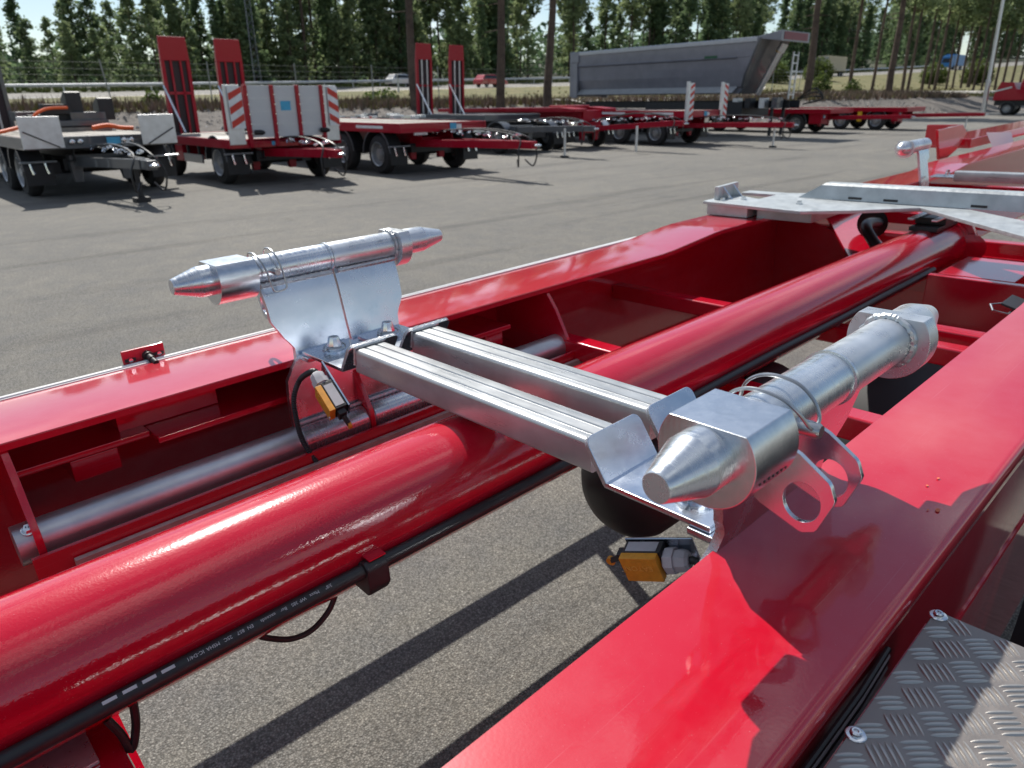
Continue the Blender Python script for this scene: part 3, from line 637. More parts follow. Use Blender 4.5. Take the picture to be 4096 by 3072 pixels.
def rear_arm(s, label, group):
    T = thing('container_lock', label, 'lock', group, XF); y0 = YU(s, .557); O = (0, y0, 1.29)
    b = MB(); b.lathe([(.7765, 0), (.7765, .0295), (.779, .0305), (.945, .0305)], O, (1, 0, 0), 56); b.build('sleeve', ZINC_ROUGH, T, angle=20)
    dcollar(s, .942, .972, T, m=ZINC_ROUGH)
    b = MB(); b.lathe([(.970, .0300), (1.030, .0300), (1.034, .0290), (1.088, .0155), (1.09, .0140), (1.09, 0)], O, (1, 0, 0), 48); b.build('pin', ZINC_ROUGH, T, angle=20)
    b = MB(); pts = []; rr = []
    for i in range(90):
        a = math.pi * 2 * i / 90; q = .0322 + .0010 * random.uniform(-1, 1); pts.append((.9400, y0 + q * math.cos(a), 1.29 + q * math.sin(a))); rr.append(.0042 + .0010 * random.random())
    b.tube(pts, rr, 7, closed=False); b.build('weld_bead', WELD if s > 0 else ZINC_ROUGH, T)
    arm_plate(s, lambda z: .7775 if s > 0 else .7752, lambda z: lerp_tab(REAR_E, z), T)
    weld([(.782, YU(s, .533), 1.262), (.935, YU(s, .533), 1.262)], .0065, T); weld([(.782, YU(s, .552), 1.2575), (.935, YU(s, .552), 1.2575)], .005, T)
    b = MB(); b.lathe([(0, .036), (0, .039), (.16, .039), (.16, .036)], (.78, YU(s, .475), .927), (1, 0, 0), 40); b.build('pivot_sleeve', ZINC_PIN, T)
    weld([(.78, YU(s, .4685), .9705), (.94, YU(s, .4685), .9705)], .006, T)
    return T
G_L = 'zinc container locks on the trailer'
front_arm(-1, 'zinc lock with conical pin and two holed lugs nearest the camera', G_L)
rear_arm(-1, 'rough zinc lock arm behind the nearest conical pin, beside the near beam', G_L)
front_arm(1, 'bright zinc lock with conical pin and spring wire on the far beam, left half', G_L)
rear_arm(1, 'bright zinc lock with welded end collar on the far beam, right half', G_L)
# a third lock further along the far beam
T = thing('container_lock', 'distant small zinc lock with rounded tip standing on the far red beam', 'lock', G_L, XF)
DZ = -.022; y0 = YU(1, .557); DX = 3.70
b = MB(); b.lathe([(.455, 0), (.456, .010), (.462, .019), (.475, .028), (.492, .035), (.515, .0365)], (DX, y0, 1.29 + DZ), (1, 0, 0), 40); b.build('pin', ZINC_ROUGH, T)
dcollar(1, .514, .534, T, DX, ZINC_ROUGH, DZ, .048, .036)
b = MB(); b.lathe([(.53, .034), (.82, .034), (.822, .031), (.822, 0)], (DX, y0, 1.29 + DZ), (1, 0, 0), 40); b.build('sleeve', ZINC_ROUGH, T)
arm_plate(1, lambda z: .66, lambda z: .81 - .03 * (z < 1.2), T, DX)
b = MB(); b.box(4.40, 4.52, YU(1, .30), YU(1, .47), 1.105, 1.113); b.build('bracket_plate', ZINC, T, bevel=.001)
b = MB(); b.lathe([(0, .018), (.004, .018), (.004, .013), (.016, .013), (.018, .009), (.03, .009), (.03, 0)], (4.46, YU(1, .40), 1.113), (0, 0, 1), 12); b.build('bolt', CHROME, T)

# ------------------------------------------------------------------ link bars across
def link_bar(x0, x1, label, dx=0, ends=(-1, 1)):
    T = thing('link_bar', label, 'bar', 'zinc link bars between the locks', XF)
    xm = (x0 + x1) / 2 + dx; hw = (x1 - x0) / 2
    prof = []
    r = .007
    for cx, cz, a in ((hw - r, -r, 0), (-hw + r, -r, 90), (-hw + r, -.050 + r, 180), (hw - r, -.050 + r, 270)):
        prof += [(cx + p[0], cz + p[1]) for p in arc(0, 0, r, a, a + 90, 5)]
        if a == 0: prof += [(.013, 0), (.0115, -.0022), (.0085, -.0022), (.007, 0), (-.012, 0), (-.0135, -.0018), (-.016, -.0018), (-.0175, 0)]
    b = MB(); b.loft([[(xm + p[0], y, 1.163 + p[1]) for p in prof] for y in (YC - .297, YC - .1, YC + .1, YC + .297)]); b.build('bar', ZINC_BAR, T, angle=35)
    for s in ends:
        w0, w1 = xm - hw - .012, xm + hw + .034
        b = MB(); b.prism([(YU(s, .33), 1.110), (YU(s, .33), 1.119), (YU(s, .492), 1.119), (YU(s, .492), 1.110)], 'x', w0, w1); b.build('base_plate', ZINC, T, bevel=.002)
        # upright flap with rounded top corners
        b = MB(); n = 8; q0 = Vector((0, YU(s, .333), 1.114)); q1 = Vector((0, YU(s, .2945), 1.171)); up = q1 - q0; nm = Vector((0, up.z, -up.y)).normalized() * .004 * s
        out = [(w0, 0), (w1, 0)] + [(w1 - .012 + .012 * math.cos(R_(a)), .80 + .2 * math.sin(R_(a))) for a in range(0, 91, 18)] + [(w0 + .012 - .012 * math.sin(R_(a)), .80 + .2 * math.cos(R_(a))) for a in range(0, 91, 18)]
        f_ = [Vector((p[0], 0, 0)) + q0 + up * p[1] + nm for p in out]; bk = [Vector((p[0], 0, 0)) + q0 + up * p[1] - nm for p in out]; m_ = len(out)
        b.v = [tuple(v) for v in f_ + bk]; b.f = [list(range(m_)), list(range(m_, 2 * m_))[::-1]]; b.mi = [0, 0]
        for i in range(m_): j = (i + 1) % m_; b.f.append([i, m_ + i, m_ + j, j]); b.mi.append(1)
        b.build('flap', [ZINC, CUT], T, bevel=.0008, seg=1)
        if s > 0: weld([(x0 + dx - .002, YU(s, .296), 1.132), (x0 + dx, YU(s, .293), 1.166), (x1 + dx, YU(s, .293), 1.166)], .0035, T)
        b = MB(); b.prism([(YU(s, .462), 1.0995), (YU(s, .462), 1.1095), (YU(s, .508), 1.1095), (YU(s, .508), 1.0995)], 'x', w0 - .004, w1 + .0); b.build('weld_tab', ZINC, T, bevel=.002)
        weld([(w0 - .002, YU(s, .505), 1.112), (w1, YU(s, .505), 1.112)], .005, T)
        c = Vector((xm + .002, YU(s, .438), 1.119))
        b = MB(); b.lathe([(0, .021), (.003, .021), (.003, 0)], c, (0, 0, 1), 24); b.build('washer', ZINC, T)
        b = MB(); b.lathe([(.003, .0165), (.012, .0165), (.031, .0110), (.032, .0065), (.024, .0055), (.024, 0)], c, (0, 0, 1), 10); b.build('castle_nut', CHROME, T, angle=20)
        b = MB(); b.tube([c + Vector((.0225 * math.cos(a), .0225 * math.sin(a), .010 + .002 * math.sin(2 * a))) for a in [i * math.pi * 2 / 24 for i in range(24)]], .0018, 6, closed=True)
        b.tube([c + Vector((-.03, -.006, .008)), c + Vector((-.018, -.003, .010)), c + Vector((.02, .004, .012))], .0035, 8); b.build('locking_ring', WIRE, T)
    return T
link_bar(.662, .732, 'front zinc link bar with ribbed top crossing over the red tube')
link_bar(.798, .866, 'rear zinc link bar with ribbed top crossing over the red tube')
link_bar(4.20, 4.26, 'distant zinc link bar at the right edge beside the small lock', ends=())

# ------------------------------------------------------------------ limit switches
def limit_switch(K, a, b_, c, la, lb_, lc, label, lettering):
    """K: corner shared by the cover face (a,b) and the body top face (a,c)"""
    T = thing('limit_switch', label, 'switch', 'limit switches on the locks', XF)
    a = Vector(a).normalized(); b_ = Vector(b_); b_ = (b_ - a * b_.dot(a)).normalized(); c0 = a.cross(b_).normalized(); c = c0 if c0.dot(Vector(c)) > 0 else -c0
    K = Vector(K); A = a * la; B = b_ * lb_; C_ = c * lc
    m = MB(); m.obox(K + C_ * .36, A, B, C_ * .64); m.build('body', BLACK_PLASTIC, T, bevel=.0015)
    m = MB(); m.obox(K - a * .0005 - b_ * .0005, A * .94 + a * .001, B + b_ * .001, C_ * .34); cv = m.build('cover', AMBER, T, bevel=.0012)
    m = MB(); m.obox(K - c * .0006 + A * .12 + B * .12, A * .70, B * .58, c * .0004); m.build('raised_panel', AMBER, cv, bevel=.0001, seg=1)
    if lettering: text_mesh('lettering', 'EATON', lb_ * .30, simple('amber_raised', (.72, .36, .06), .4), K + A * .80 + B * .30 - c * .0007, -a, -b_ if lettering < 0 else b_, cv, .0008)
    m = MB(); m.lathe([(0, .0032), (.0012, .0032), (.0012, 0)], K + A * -.02 + B * .62 - c * .0004, -c, 12); m.build('screw', CHROME, cv)
    m = MB(); m.obox(K + C_ * .42 + A * .08 - b_ * .0003, A * .8, -b_ * .0003, C_ * .5); m.build('rating_label', GREY_PLASTIC, T)
    m = MB(); m.obox(K + C_ * 1.03 - A * .05 - B * .06, A * 1.75, B * 1.0, c * .0035); m.build('mounting_plate', ZINC, T, bevel=.0006, seg=1)
    # cable gland
    g = K + A + B * .5 + C_ * .55
    m = MB(); m.lathe([(0, .0145), (.003, .0145), (.003, .0180), (.015, .0180), (.0155, .0150), (.024, .0155), (.030, .0140), (.034, .0100), (.034, .0)], g, a, 8); gl = m.build('cable_gland', GREY_PLASTIC, T, angle=20)
    # roller head and lever
    h = K + B * .15 + C_ * .4
    m = MB(); m.obox(h, -a * .012, B * .7, C_ * .45); hd = m.build('roller_head', BLACK_PLASTIC, T, bevel=.002)
    l0 = K - a * .012 + B * .45 + C_ * .62
    m = MB(); m.bar(l0, l0 - a * .018 + b_ * .009 + c * .004, .007, .008); m.build('lever', BLACK_PLASTIC, hd, bevel=.001)
    m = MB(); m.lathe([(0, .0065), (.006, .0065), (.006, 0)], l0 - a * .019 + b_ * .010 + c * .001, c, 18); m.build('roller', AMBER, hd)
    return T, g + a * .03, a
def cv(r_, d_, f_): return CR * r_ + CD * d_ + CF * f_      # camera-facing directions measured once, used as plain trailer-frame vectors
K1 = CAM + (CR * (2474 - 2048) + CD * (2236 - 1536) + CF * 2840) * (.945 / 2840)
T1, g1, a1 = limit_switch(K1, cv(42.6, -6.7, -30), cv(18, 33.4, 14), cv(22.9, -15.3, 28), .055, .040, .035, 'amber and black limit switch with grey cable gland below the nearest lock', 1)
K2 = CAM + (CR * (1256 - 2048) + CD * (1543 - 1536) + CF * 2840) * (1.36 / 2840)
T2_, g2, a2 = limit_switch(K2 + cv(0, 0, 0), -cv(43.7, 57.3, -31), cv(31.6, -13.8, 19), cv(-9.9, 27.6, 37), .01, .01, .01, 'tmp', 0)
for ch in list(T2_.children_recursive): bpy.data.objects.remove(ch)
bpy.data.objects.remove(T2_)
Lx = cv(43.7, 57.3, -31).normalized()
T2_, g2, a2 = limit_switch(K2 + Lx * .066, -Lx, cv(-9.9, 27.6, 37), cv(31.6, -13.8, 19),   .066, .031, .036, 'black and amber limit switch with roller hanging inside the far beam', -1)
def conduit(path, label, r=.0062, parent_group='black corrugated cable conduits'):
    p = spline(path, 10); L_ = [0.0]
    for q0, q1 in zip(p, p[1:]): L_.append(L_[-1] + (q1 - q0).length)
    out = []; rr = []; step = .0024; t = 0; k = 0; i = 0
    while t < L_[-1]:
        while L_[i + 1] < t: i += 1
        f_ = (t - L_[i]) / max(1e-9, L_[i + 1] - L_[i]); out.append(p[i].lerp(p[i + 1], f_)); rr.append(r if k % 2 else r * .74); t += step; k += 1
    b = MB(); b.tube(out, rr, 12); o = b.build('cable_conduit', BLACK_PLASTIC, None, XF, weld=False, angle=60); tag(o, label, 'conduit', parent_group); return o
conduit([g1 - a1 * .004, g1 + a1 * .012, g1 + a1 * .018 + CD * .012 + CF * .012, g1 + a1 * .015 + CD * .05 + CF * .05, g1 + CD * .16 + CF * .08], 'short black corrugated conduit from the grey gland of the nearest switch')
conduit([g2 - a2 * .004, g2 + a2 * .012, (.610, 1.285, 1.087), (.592, 1.284, 1.066), (.583, 1.283, 1.04), (.582, 1.281, 1.0), (.584, 1.277, .965), (.592, 1.270, .93), (.61, 1.25, .88)], 'black corrugated conduit hanging from the far switch past the silver shaft')

# ------------------------------------------------------------------ hydraulic hose along the tube
HO = thing('hydraulic_hose', 'black printed hydraulic hose running along the underside of the red tube', 'hose', m=XF)
hp = [Vector((x, .757 + .001 * math.sin(x * 5), .9930 + .0008 * math.sin(x * 9) - .004 * max(0, x) * .5)) for x in [-1.2 + i * .08 for i in range(50)]]
b = MB(); b.tube(hp, .0106, 18); b.build('hose', BLACK_RUBBER, HO)
hn = Vector((0, -.62, .78)).normalized()
hz = lambda x: Vector((x, .757 + .001 * math.sin(x * 5), .9930 + .0008 * math.sin(x * 9) - .002 * max(0, x)))
words = '3/8" Maxx WP 385 Bar exceeds EN 857 2SC MSHA IC-D4/1'
x = .352; 
for wd in words.split(' '):
    text_mesh('hose_print', wd, .0062, PRINT, hz(x) + hn * .0107 + Vector((0, .78, .62)) * .0030, (-1, 0, 0), (0, -.78, -.62), HO, .00015)
    x -= .0036 * (len(wd) + 1.3)
for k in range(4):
    b = MB(); q = hz(x - .004 - .021 * k) + hn * .0106; b.obox(q, (-.015, 0, 0), Vector((0, .78, .62)) * .004, hn * .0003); b.build('print_stripe', PRINT, HO)
b = MB(); b.prism([(.795, .992), (.752, 1.008), (.742, .999), (.741, .966), (.750, .952), (.80, .954), (.81, .966)], 'x', .402, .438); b.build('hose_clamp', BLACK_PLASTIC, HO, bevel=.004)
b = MB(); b.box(.41, .437, .7475, .78, 1.0085, 1.0105); b.build('clamp_cap', RED_IN, HO)
b = MB(); b.tube(spline([(.385, .80, .965), (.378, .80, .945), (.362, .80, .922), (.333, .80, .907), (.301, .80, .912), (.270, .80, .934), (.249, .80, .955), (.22, .81, .965)], 8), .0042, 10); o = b.build('brake_cable', BLACK_RUBBER, None, XF); tag(o, 'thin black cable looping down below the red tube', 'cable')
b = MB(); b.tube(spline([(.10, .79, .955), (.095, .785, .925), (.083, .78, .900), (.078, .785, .925), (.07, .79, .95)], 6), .005, 10); b.build('cable_tie', BLACK_RUBBER, HO)

# black air tank below the frame
AT = thing('air_tank', 'black air tank with rounded end hanging below the frame', 'tank', m=XF)
c = Vector((1.10, .83, .80)); r = .125
b = MB(); b.lathe([(-.075, 0), (-.073, .02), (-.064, .055), (-.045, .09), (-.02, .113), (.01, .1245), (.04, r), (.60, r), (.64, .11), (.67, .05), (.68, 0)], c, (1, 0, 0), 48); b.build('tank_shell', BLACK, AT)
b = MB(); b.tube([c + Vector((-.03, -.02, .118)), c + Vector((-.035, -.035, .15))], .010, 10); b.build('brass_fitting', YELLOW, AT)
b = MB(); b.tube([c + Vector((-.028, -.06, .125)), c + Vector((-.02, -.075, .125))], .011, 12); b.build('blue_ring', BLUE, AT)
b = MB(); b.tube(spline([c + Vector((-.02, -.075, .125)), c + Vector((.05, -.18, .12)), c + Vector((.2, -.35, .13))], 8), .007, 10); b.build('air_line', BLACK_RUBBER, AT)
for x in (.12, .45):
    b = MB(); b.lathe([(x, r + .001), (x, r + .006), (x + .04, r + .006), (x + .04, r + .001)], c, (1, 0, 0), 40, caps=False); b.build('tank_strap', BLACK, AT)
b = MB(); b.tube(spline([(2.95, 1.02, .98), (3.0, 1.10, 1.05), (3.1, 1.13, 1.06), (3.25, 1.13, 1.04)], 6), .022, 12); o = b.build('air_hose', BLACK_RUBBER, None, XF); tag(o, 'thick black hose bending beside the end of the red tube', 'hose')
# black wheel guard deep inside the frame
b = MB(); pts = [(2.55 + .62 * math.cos(R_(a)), .22 + .58 * math.sin(R_(a))) for a in range(20, 165, 8)]
b.loft([[(p[0], y, p[1] * 1.0) for y in (.36, .80)] for p in pts], closed=False); o = b.build('mudguard', BLACK, None, XF); tag(o, 'black curved mudguard below the near red beam', 'mudguard')
# small grey latch on the near beam further along
LT = thing('wire_latch', 'small grey wire latch on the inner edge of the near beam', 'latch', m=XF)
b = MB(); b.obox((2.00, .362, 1.075), (.10, 0, 0), (0, .035, .01), (0, 0, .006)); b.build('latch_plate', BLACK_PLASTIC, LT, bevel=.002)
b = MB(); b.tube([(1.985, .375, 1.07), (1.975, .405, 1.075), (2.01, .42, 1.08), (2.04, .40, 1.08), (2.03, .37, 1.075)], .003, 8, closed=True); b.build('latch_wire', WIRE, LT)

# ------------------------------------------------------------------ tread plate step beside the near beam
TP = thing('tread_plate', 'worn aluminium five-bar tread plate step beside the near red beam', 'step', m=XF)
TZ = 1.055
TPM = zinc('tread_aluminium', (.25, .225, .21), .34, .52, 40, bstr=.10); TPM.node_tree.nodes['Principled BSDF'].inputs['Metallic'].default_value = .55
TPB = zinc('tread_bar', (.46, .44, .41), .26, .44, 60, bstr=.08); TPB.node_tree.nodes['Principled BSDF'].inputs['Metallic'].default_value = .7
b = MB(); b.box(-.45, .7635, -.42, .148, TZ - .004, TZ); b.build('plate', TPM, TP, bevel=.0006, seg=1)
bm_ = MB(); n = 9; hl = .0131
ringL = []
for i in range(n):
    t = -1 + 2 * i / (n - 1); wv = .0021 * (1 - t * t) ** .6 + .0001; hh = .0017 * (1 - t * t) ** .5
    ringL.append([(t * hl, -wv, 0), (t * hl, -wv * .45, hh), (t * hl, wv * .45, hh), (t * hl, wv, 0)])
bm_.loft(ringL, closed=False); bar_me = bm_.mesh('raised_bar', TPB)
p_ = .0311; e1 = Vector((1, -1, 0)).normalized(); e2 = Vector((1, 1, 0)).normalized(); c0 = Vector((.688, .139, TZ))
spots = []
for i in range(-14, 20):
    for j in range(-22, 8):
        cc = c0 + e1 * (i * p_) + e2 * (j * p_); A_ = (i + j) % 2 == 0
        for k in range(-2, 3):
            q = cc + (e2 if A_ else e1) * (k * .0060)
            dv = e1 if A_ else e2
            if -.44 < q.x < .754 and -.41 < q.y < .141:
                f_ = (q - CAM).dot(CF); px = 512 + (q - CAM).dot(CR) / f_ * 710 if f_ > .05 else 9e9; py = 384 + (q - CAM).dot(CD) / f_ * 710 if f_ > .05 else 9e9
                spots.append((q, math.atan2(dv.y, dv.x), f_ > .05 and -20 < px < 1044 and 300 < py < 790))
near_s = [s_ for s_ in spots if s_[2]]
for q, a, _ in near_s[:300]: link('raised_bar', bar_me, TP, Matrix.Translation(q) @ Matrix.Rotation(a, 4, 'Z'))
rest = MB()
for q, a, v_ in spots:
    if not v_:
        M = Matrix.Translation(q) @ Matrix.Rotation(a, 4, 'Z'); rest.add([M @ Vector(x_) for x_ in bm_.v], bm_.f)
tag(rest.build('raised_bars', TPB, TP), kind='stuff')
for x, y in ((.767, .146), (.549, .146)):
    sb = MB(); sb.lathe([(0, .0092), (.001, .0092), (.0016, .0084), (.0018, .0056), (.0045, .005), (.0054, .0038), (.0054, .0025), (.0035, .0023), (.0035, 0)], (x - .012, y - .003, TZ), (0, 0, 1), 24); sb.build('button_screw', CHROME, TP)
b = MB(); b.box(.40, .74, .130, .150, .96, TZ - .005); b.build('mounting_lip', RED_IN, TP)
for k in range(4):
    b = MB(); b.tube([(.2, .163, 1.040 - .008 * k), (.60, .163, 1.042 - .008 * k), (.68, .166, 1.044 - .008 * k)], .0035, 8); b.build('air_line', GREY_PLASTIC if k % 2 else BLACK_RUBBER, TR)
b = MB(); b.box(-.40, .73, -.40, .120, .35, 1.040); o = b.build('tool_box', BLACK, None, XF, bevel=.01); tag(o, 'added black box hidden below the tread plate step', 'box')  # added box, no known tool box: darkens what the beam web reflects
b = MB(); pts = [(1.80 + .56 * math.cos(R_(a)), .50 + .56 * math.sin(R_(a))) for a in rng(10, 178, 20)]; b.loft([[(p[0], y, p[1]) for y in (-.45, .13)] for p in pts], closed=False); o = b.build('mudguard', BLACK, None, XF); tag(o, 'black mudguard outside the near beam at the right edge', 'mudguard')
# black spring coil and hose beside the near beam, right edge
conduit([(1.24, .140, 1.02), (1.27, .10, 1.01), (1.31, .04, 1.0), (1.36, -.04, .98)], 'black corrugated conduit beside the outer face of the near beam', r=.014)
# coloured wear on the near flange: chipped paint spots
for x, y, rr_ in ((.985, .222, .0022), (.90, .196, .0034), (.955, .226, .0018), (.893, .205, .0014)):
    b = MB(); random.seed(int(x * 1000)); pts = [(x + rr_ * random.uniform(.6, 1.2) * math.cos(a) * 1.4, y + rr_ * random.uniform(.6, 1.1) * math.sin(a), 1.1003) for a in [i * .7 for i in range(9)]]
    b.add(pts, [tuple(range(9))]); b.build('paint_chip', simple('primer_chip', (.62, .13, .05), .6), TR)
# red brackets beyond, outside the far beam
RB = thing('loading_guide', 'red folded steel loading guide beyond the far beam at the right edge', 'bracket', m=XF)
b = MB(); b.prism([(5.78, 1.27), (6.32, 1.28), (6.46, 1.215), (6.30, 1.11), (6.10, 1.06), (5.92, 1.06)], 'y', 1.74, 1.76); b.build('fin_plate', RED, RB, bevel=.004)
b = MB(); b.prism([(1.76, 1.275), (1.76, 1.12), (2.0, 1.12), (2.0, 1.275)], 'x', 6.36, 6.40); b.build('end_plate', RED, RB, bevel=.004)
b = MB(); b.box(6.45, 9.5, 1.70, 1.98, 1.10, 1.17); b.build('guide_box', RED, RB, bevel=.006)
b = MB(); b.add([(6.72, 1.68, 1.20), (7.37, 1.66, 1.165), (7.30, 1.60, 1.06), (6.66, 1.60, 1.09)], [(0, 1, 2, 3)]); b.build('slope_plate', RED, RB)
# ================================================================== parked trailers behind
def wheel_meshes(R=.43, wd=.30, rr=.26):
    b = MB(); b.lathe([(0, rr), (.02, rr + .02), (.03, R - .05), (.07, R - .01), (.09, R), (wd - .09, R), (wd - .07, R - .01), (wd - .03, R - .05), (wd - .02, rr + .02), (wd, rr)], (0, 0, 0), (1, 0, 0), 40, caps=False); ty = b.mesh('tyre', TYRE)
    b = MB(); b.lathe([(.005, rr + .005), (.0, rr - .005), (.02, rr - .025), (.10, rr - .04), (.13, rr - .06), (.135, .16), (.12, .13), (.09, .115), (.05, .11), (.045, .08), (.02, .075), (.018, 0)], (0, 0, 0), (1, 0, 0), 36, caps=False); rm = b.mesh('rim', RIM)
    b = MB()
    for k in range(10):
        a = k * math.pi / 5; b.lathe([(.10, .014), (.135, .014), (.135, 0)], (-.03, .14 * math.cos(a), .14 * math.sin(a)), (1, 0, 0), 6)
    nu = b.mesh('wheel_nuts', CHROME)
    return ty, rm, nu
TYM, RMM, NUM = wheel_meshes()
def wheel(T, x, y, side, R=.43):
    sc_ = R / .43; M = Matrix.Translation((x, y, R)) @ Matrix.Scale(sc_, 4) @ (Matrix.Identity(4) if side < 0 else Matrix.Rotation(math.pi, 4, 'Z'))
    t = link('wheel', TYM, T, M); link('rim', RMM, t); link('wheel_nuts', NUM, t)
    if side < 0: b = MB(); b.tube([(x + .25, y, R), (x + 2.1, y, R)], .07, 8); b.box(x + .42, x + .62, y - .28, y + .28, R - .05, R + .16); b.box(x + 1.75, x + 1.95, y - .28, y + .28, R - .05, R + .16); b.box(x + .64, x + 1.72, y - .45, y + .35, R + .02, R + .22); b.build('axle_shade_boxes', BLACK, T)  # axle tube with added black boxes deepening the shade under the deck
    return t
def guard(T, x, y, side, m=BLACK, R=.50, a0=5, a1=175, wd=.34, flap=True, top=None):
    x0 = x if side < 0 else x - wd; b = MB()
    ring = [(y + R * math.cos(R_(a)), .43 + R * math.sin(R_(a))) for a in rng(a0, a1, 15)]
    ring2 = [(y + (R + .02) * math.cos(R_(a)), .43 + (R + .02) * math.sin(R_(a))) for a in rng(a1, a0, 15)]
    b.prism(ring + ring2, 'x', x0, x0 + wd); g = b.build('mudguard', top or m, T)
    xe = x0 - .012 if side < 0 else x0 + wd - .008
    ring3 = [(y + (R + .035) * math.cos(R_(a)), .43 + (R + .035) * math.sin(R_(a))) for a in rng(a1, a0, 15)]
    b = MB(); b.prism(ring + ring3, 'x', xe, xe + .02); b.build('guard_rim', DKGREY, g)
    if flap:
        b = MB(); b.box(x0, x0 + wd + .12, y - R - .03, y - R - .012, .22, .55); f_ = b.build('mud_flap', BLACK, T)
        b = MB(); b.tube([(x0 - .05, y - R - .04, .62), (x0 + wd + .2, y - R - .04, .62)], .018, 8); b.build('flap_bar', ALU, T)
        for dx in (.10, .34):
            b = MB(); b.tube([(x0 + dx, y - R - .06, .60), (x0 + dx + .01, y - R - .07, .50), (x0 + dx + .03, y - R - .07, .42)], [.02, .022, .034], 8); b.build('hanger_bracket', CHROME, f_)
def frame_beams(T, xc, y0, y1, zt, m, half=.45, h=.22):
    for sx in (-1, 1):
        b = MB(); x = xc + sx * half; b.prism([(x - .07, zt), (x + .07, zt), (x + .07, zt - .02), (x + .01, zt - .02), (x + .01, zt - h), (x + .07, zt - h), (x + .07, zt - h - .02), (x - .07, zt - h - .02), (x - .07, zt - h), (x - .01, zt - h), (x - .01, zt - .02), (x - .07, zt - .02)], 'y', y0, y1); b.build('chassis_beam', m, T)
def drawbar(T, xc, y0, yend, z0, z1, m, chains=True, leg=None, half=.42):
    for sx in (-1, 1):
        b = MB(); b.bar((xc + sx * half, y0, z0), (xc + sx * .05, yend + .45, z1), .10, .16); b.build('drawbar_arm', m, T, bevel=.008)
    b = MB(); b.bar((xc, yend + .95, z1 - .01), (xc, yend + .12, z1), .16, .15); b.build('drawbar_nose', m, T, bevel=.015)
    b = MB(); b.tube([(xc + .055 * math.cos(a), yend + .03 + .055 * math.sin(a), z1) for a in [i * math.pi / 8 for i in range(16)]], .022, 8, closed=True); b.build('tow_eye', CHROME, T)
    b = MB(); b.box(xc - half - .1, xc + half + .1, y0 - .1, y0 + .15, z0 - .12, z0 + .12); b.build('cross_beam', m, T, bevel=.01)
    for sx in (-1, 1):
        b = MB(); b.prism([(xc + sx * half - .1, z0 - .1), (xc + sx * half + .1, z0 - .1), (xc + sx * half + .07, z0 - .36), (xc + sx * half - .07, z0 - .36)], 'y', y0 - .06, y0 + .06); b.build('stop_bracket', m, T, bevel=.01)
    if chains:
        random.seed(int(xc * 10)); pts = []
        b = MB()
        for k in range(22):
            t = k / 21; p = Vector((xc - .10 + .14 * math.sin(k), y0 + (yend + .6 - y0) * t, z0 + .27 + (z1 - z0 - .10) * t + .03 * math.sin(k * 2.2)))
            b.tube([p + Vector((.035 * math.cos(a + k), .05 * math.sin(a), .018 * math.cos(a))) for a in [i * math.pi / 4 for i in range(8)]], .011, 6, closed=True)
        b.build('safety_chain', CHROME, T)
        for dx in (-.12, .1):
            b = MB(); b.tube(spline([(xc + dx, y0, z0 + .22), (xc + dx * 1.4, (y0 + yend) / 2, z1 + .28), (xc + dx * 1.2, yend + .5, z1 + .16), (xc + dx * 2.4, yend + .3, z1 - .12), (xc + dx * 2.0, yend + .35, z1 - .42), (xc + dx * 1.0, yend + .5, z1 - .3)], 6), .016, 7); b.build('brake_hose', BLACK_RUBBER, T)
    if leg:
        b = MB(); b.tube([(xc + leg, yend + .9, z1), (xc + leg, yend + .9, .06)], .035, 10); lg = b.build('support_leg', ALU if m is not BLACK else BLACK, T)
        b = MB(); b.box(xc + leg - .09, xc + leg + .09, yend + .81, yend + .99, 0.0, .06); b.build('foot', BLACK, lg)
def deck(T, x0, x1, y0, y1, zt, frame_m, plank_m, n=9, rail_h=.16):
    b = MB(); b.box(x0, x0 + .07, y0, y1, zt - rail_h, zt); b.box(x1 - .07, x1, y0, y1, zt - rail_h, zt); b.box(x0 + .07, x1 - .07, y0, y0 + .07, zt - rail_h, zt); b.box(x0 + .07, x1 - .07, y1 - .07, y1, zt - rail_h, zt); b.build('deck_frame', frame_m, T, bevel=.01)
    wd = (x1 - x0 - .16) / n
    for k in range(n):
        b = MB(); xx = x0 + .08 + k * wd; b.box(xx, xx + wd - .008, y0 + .08, y1 - .08, zt - .05, zt - .012 + random.uniform(-.004, .004)); b.build('plank', plank_m, T)
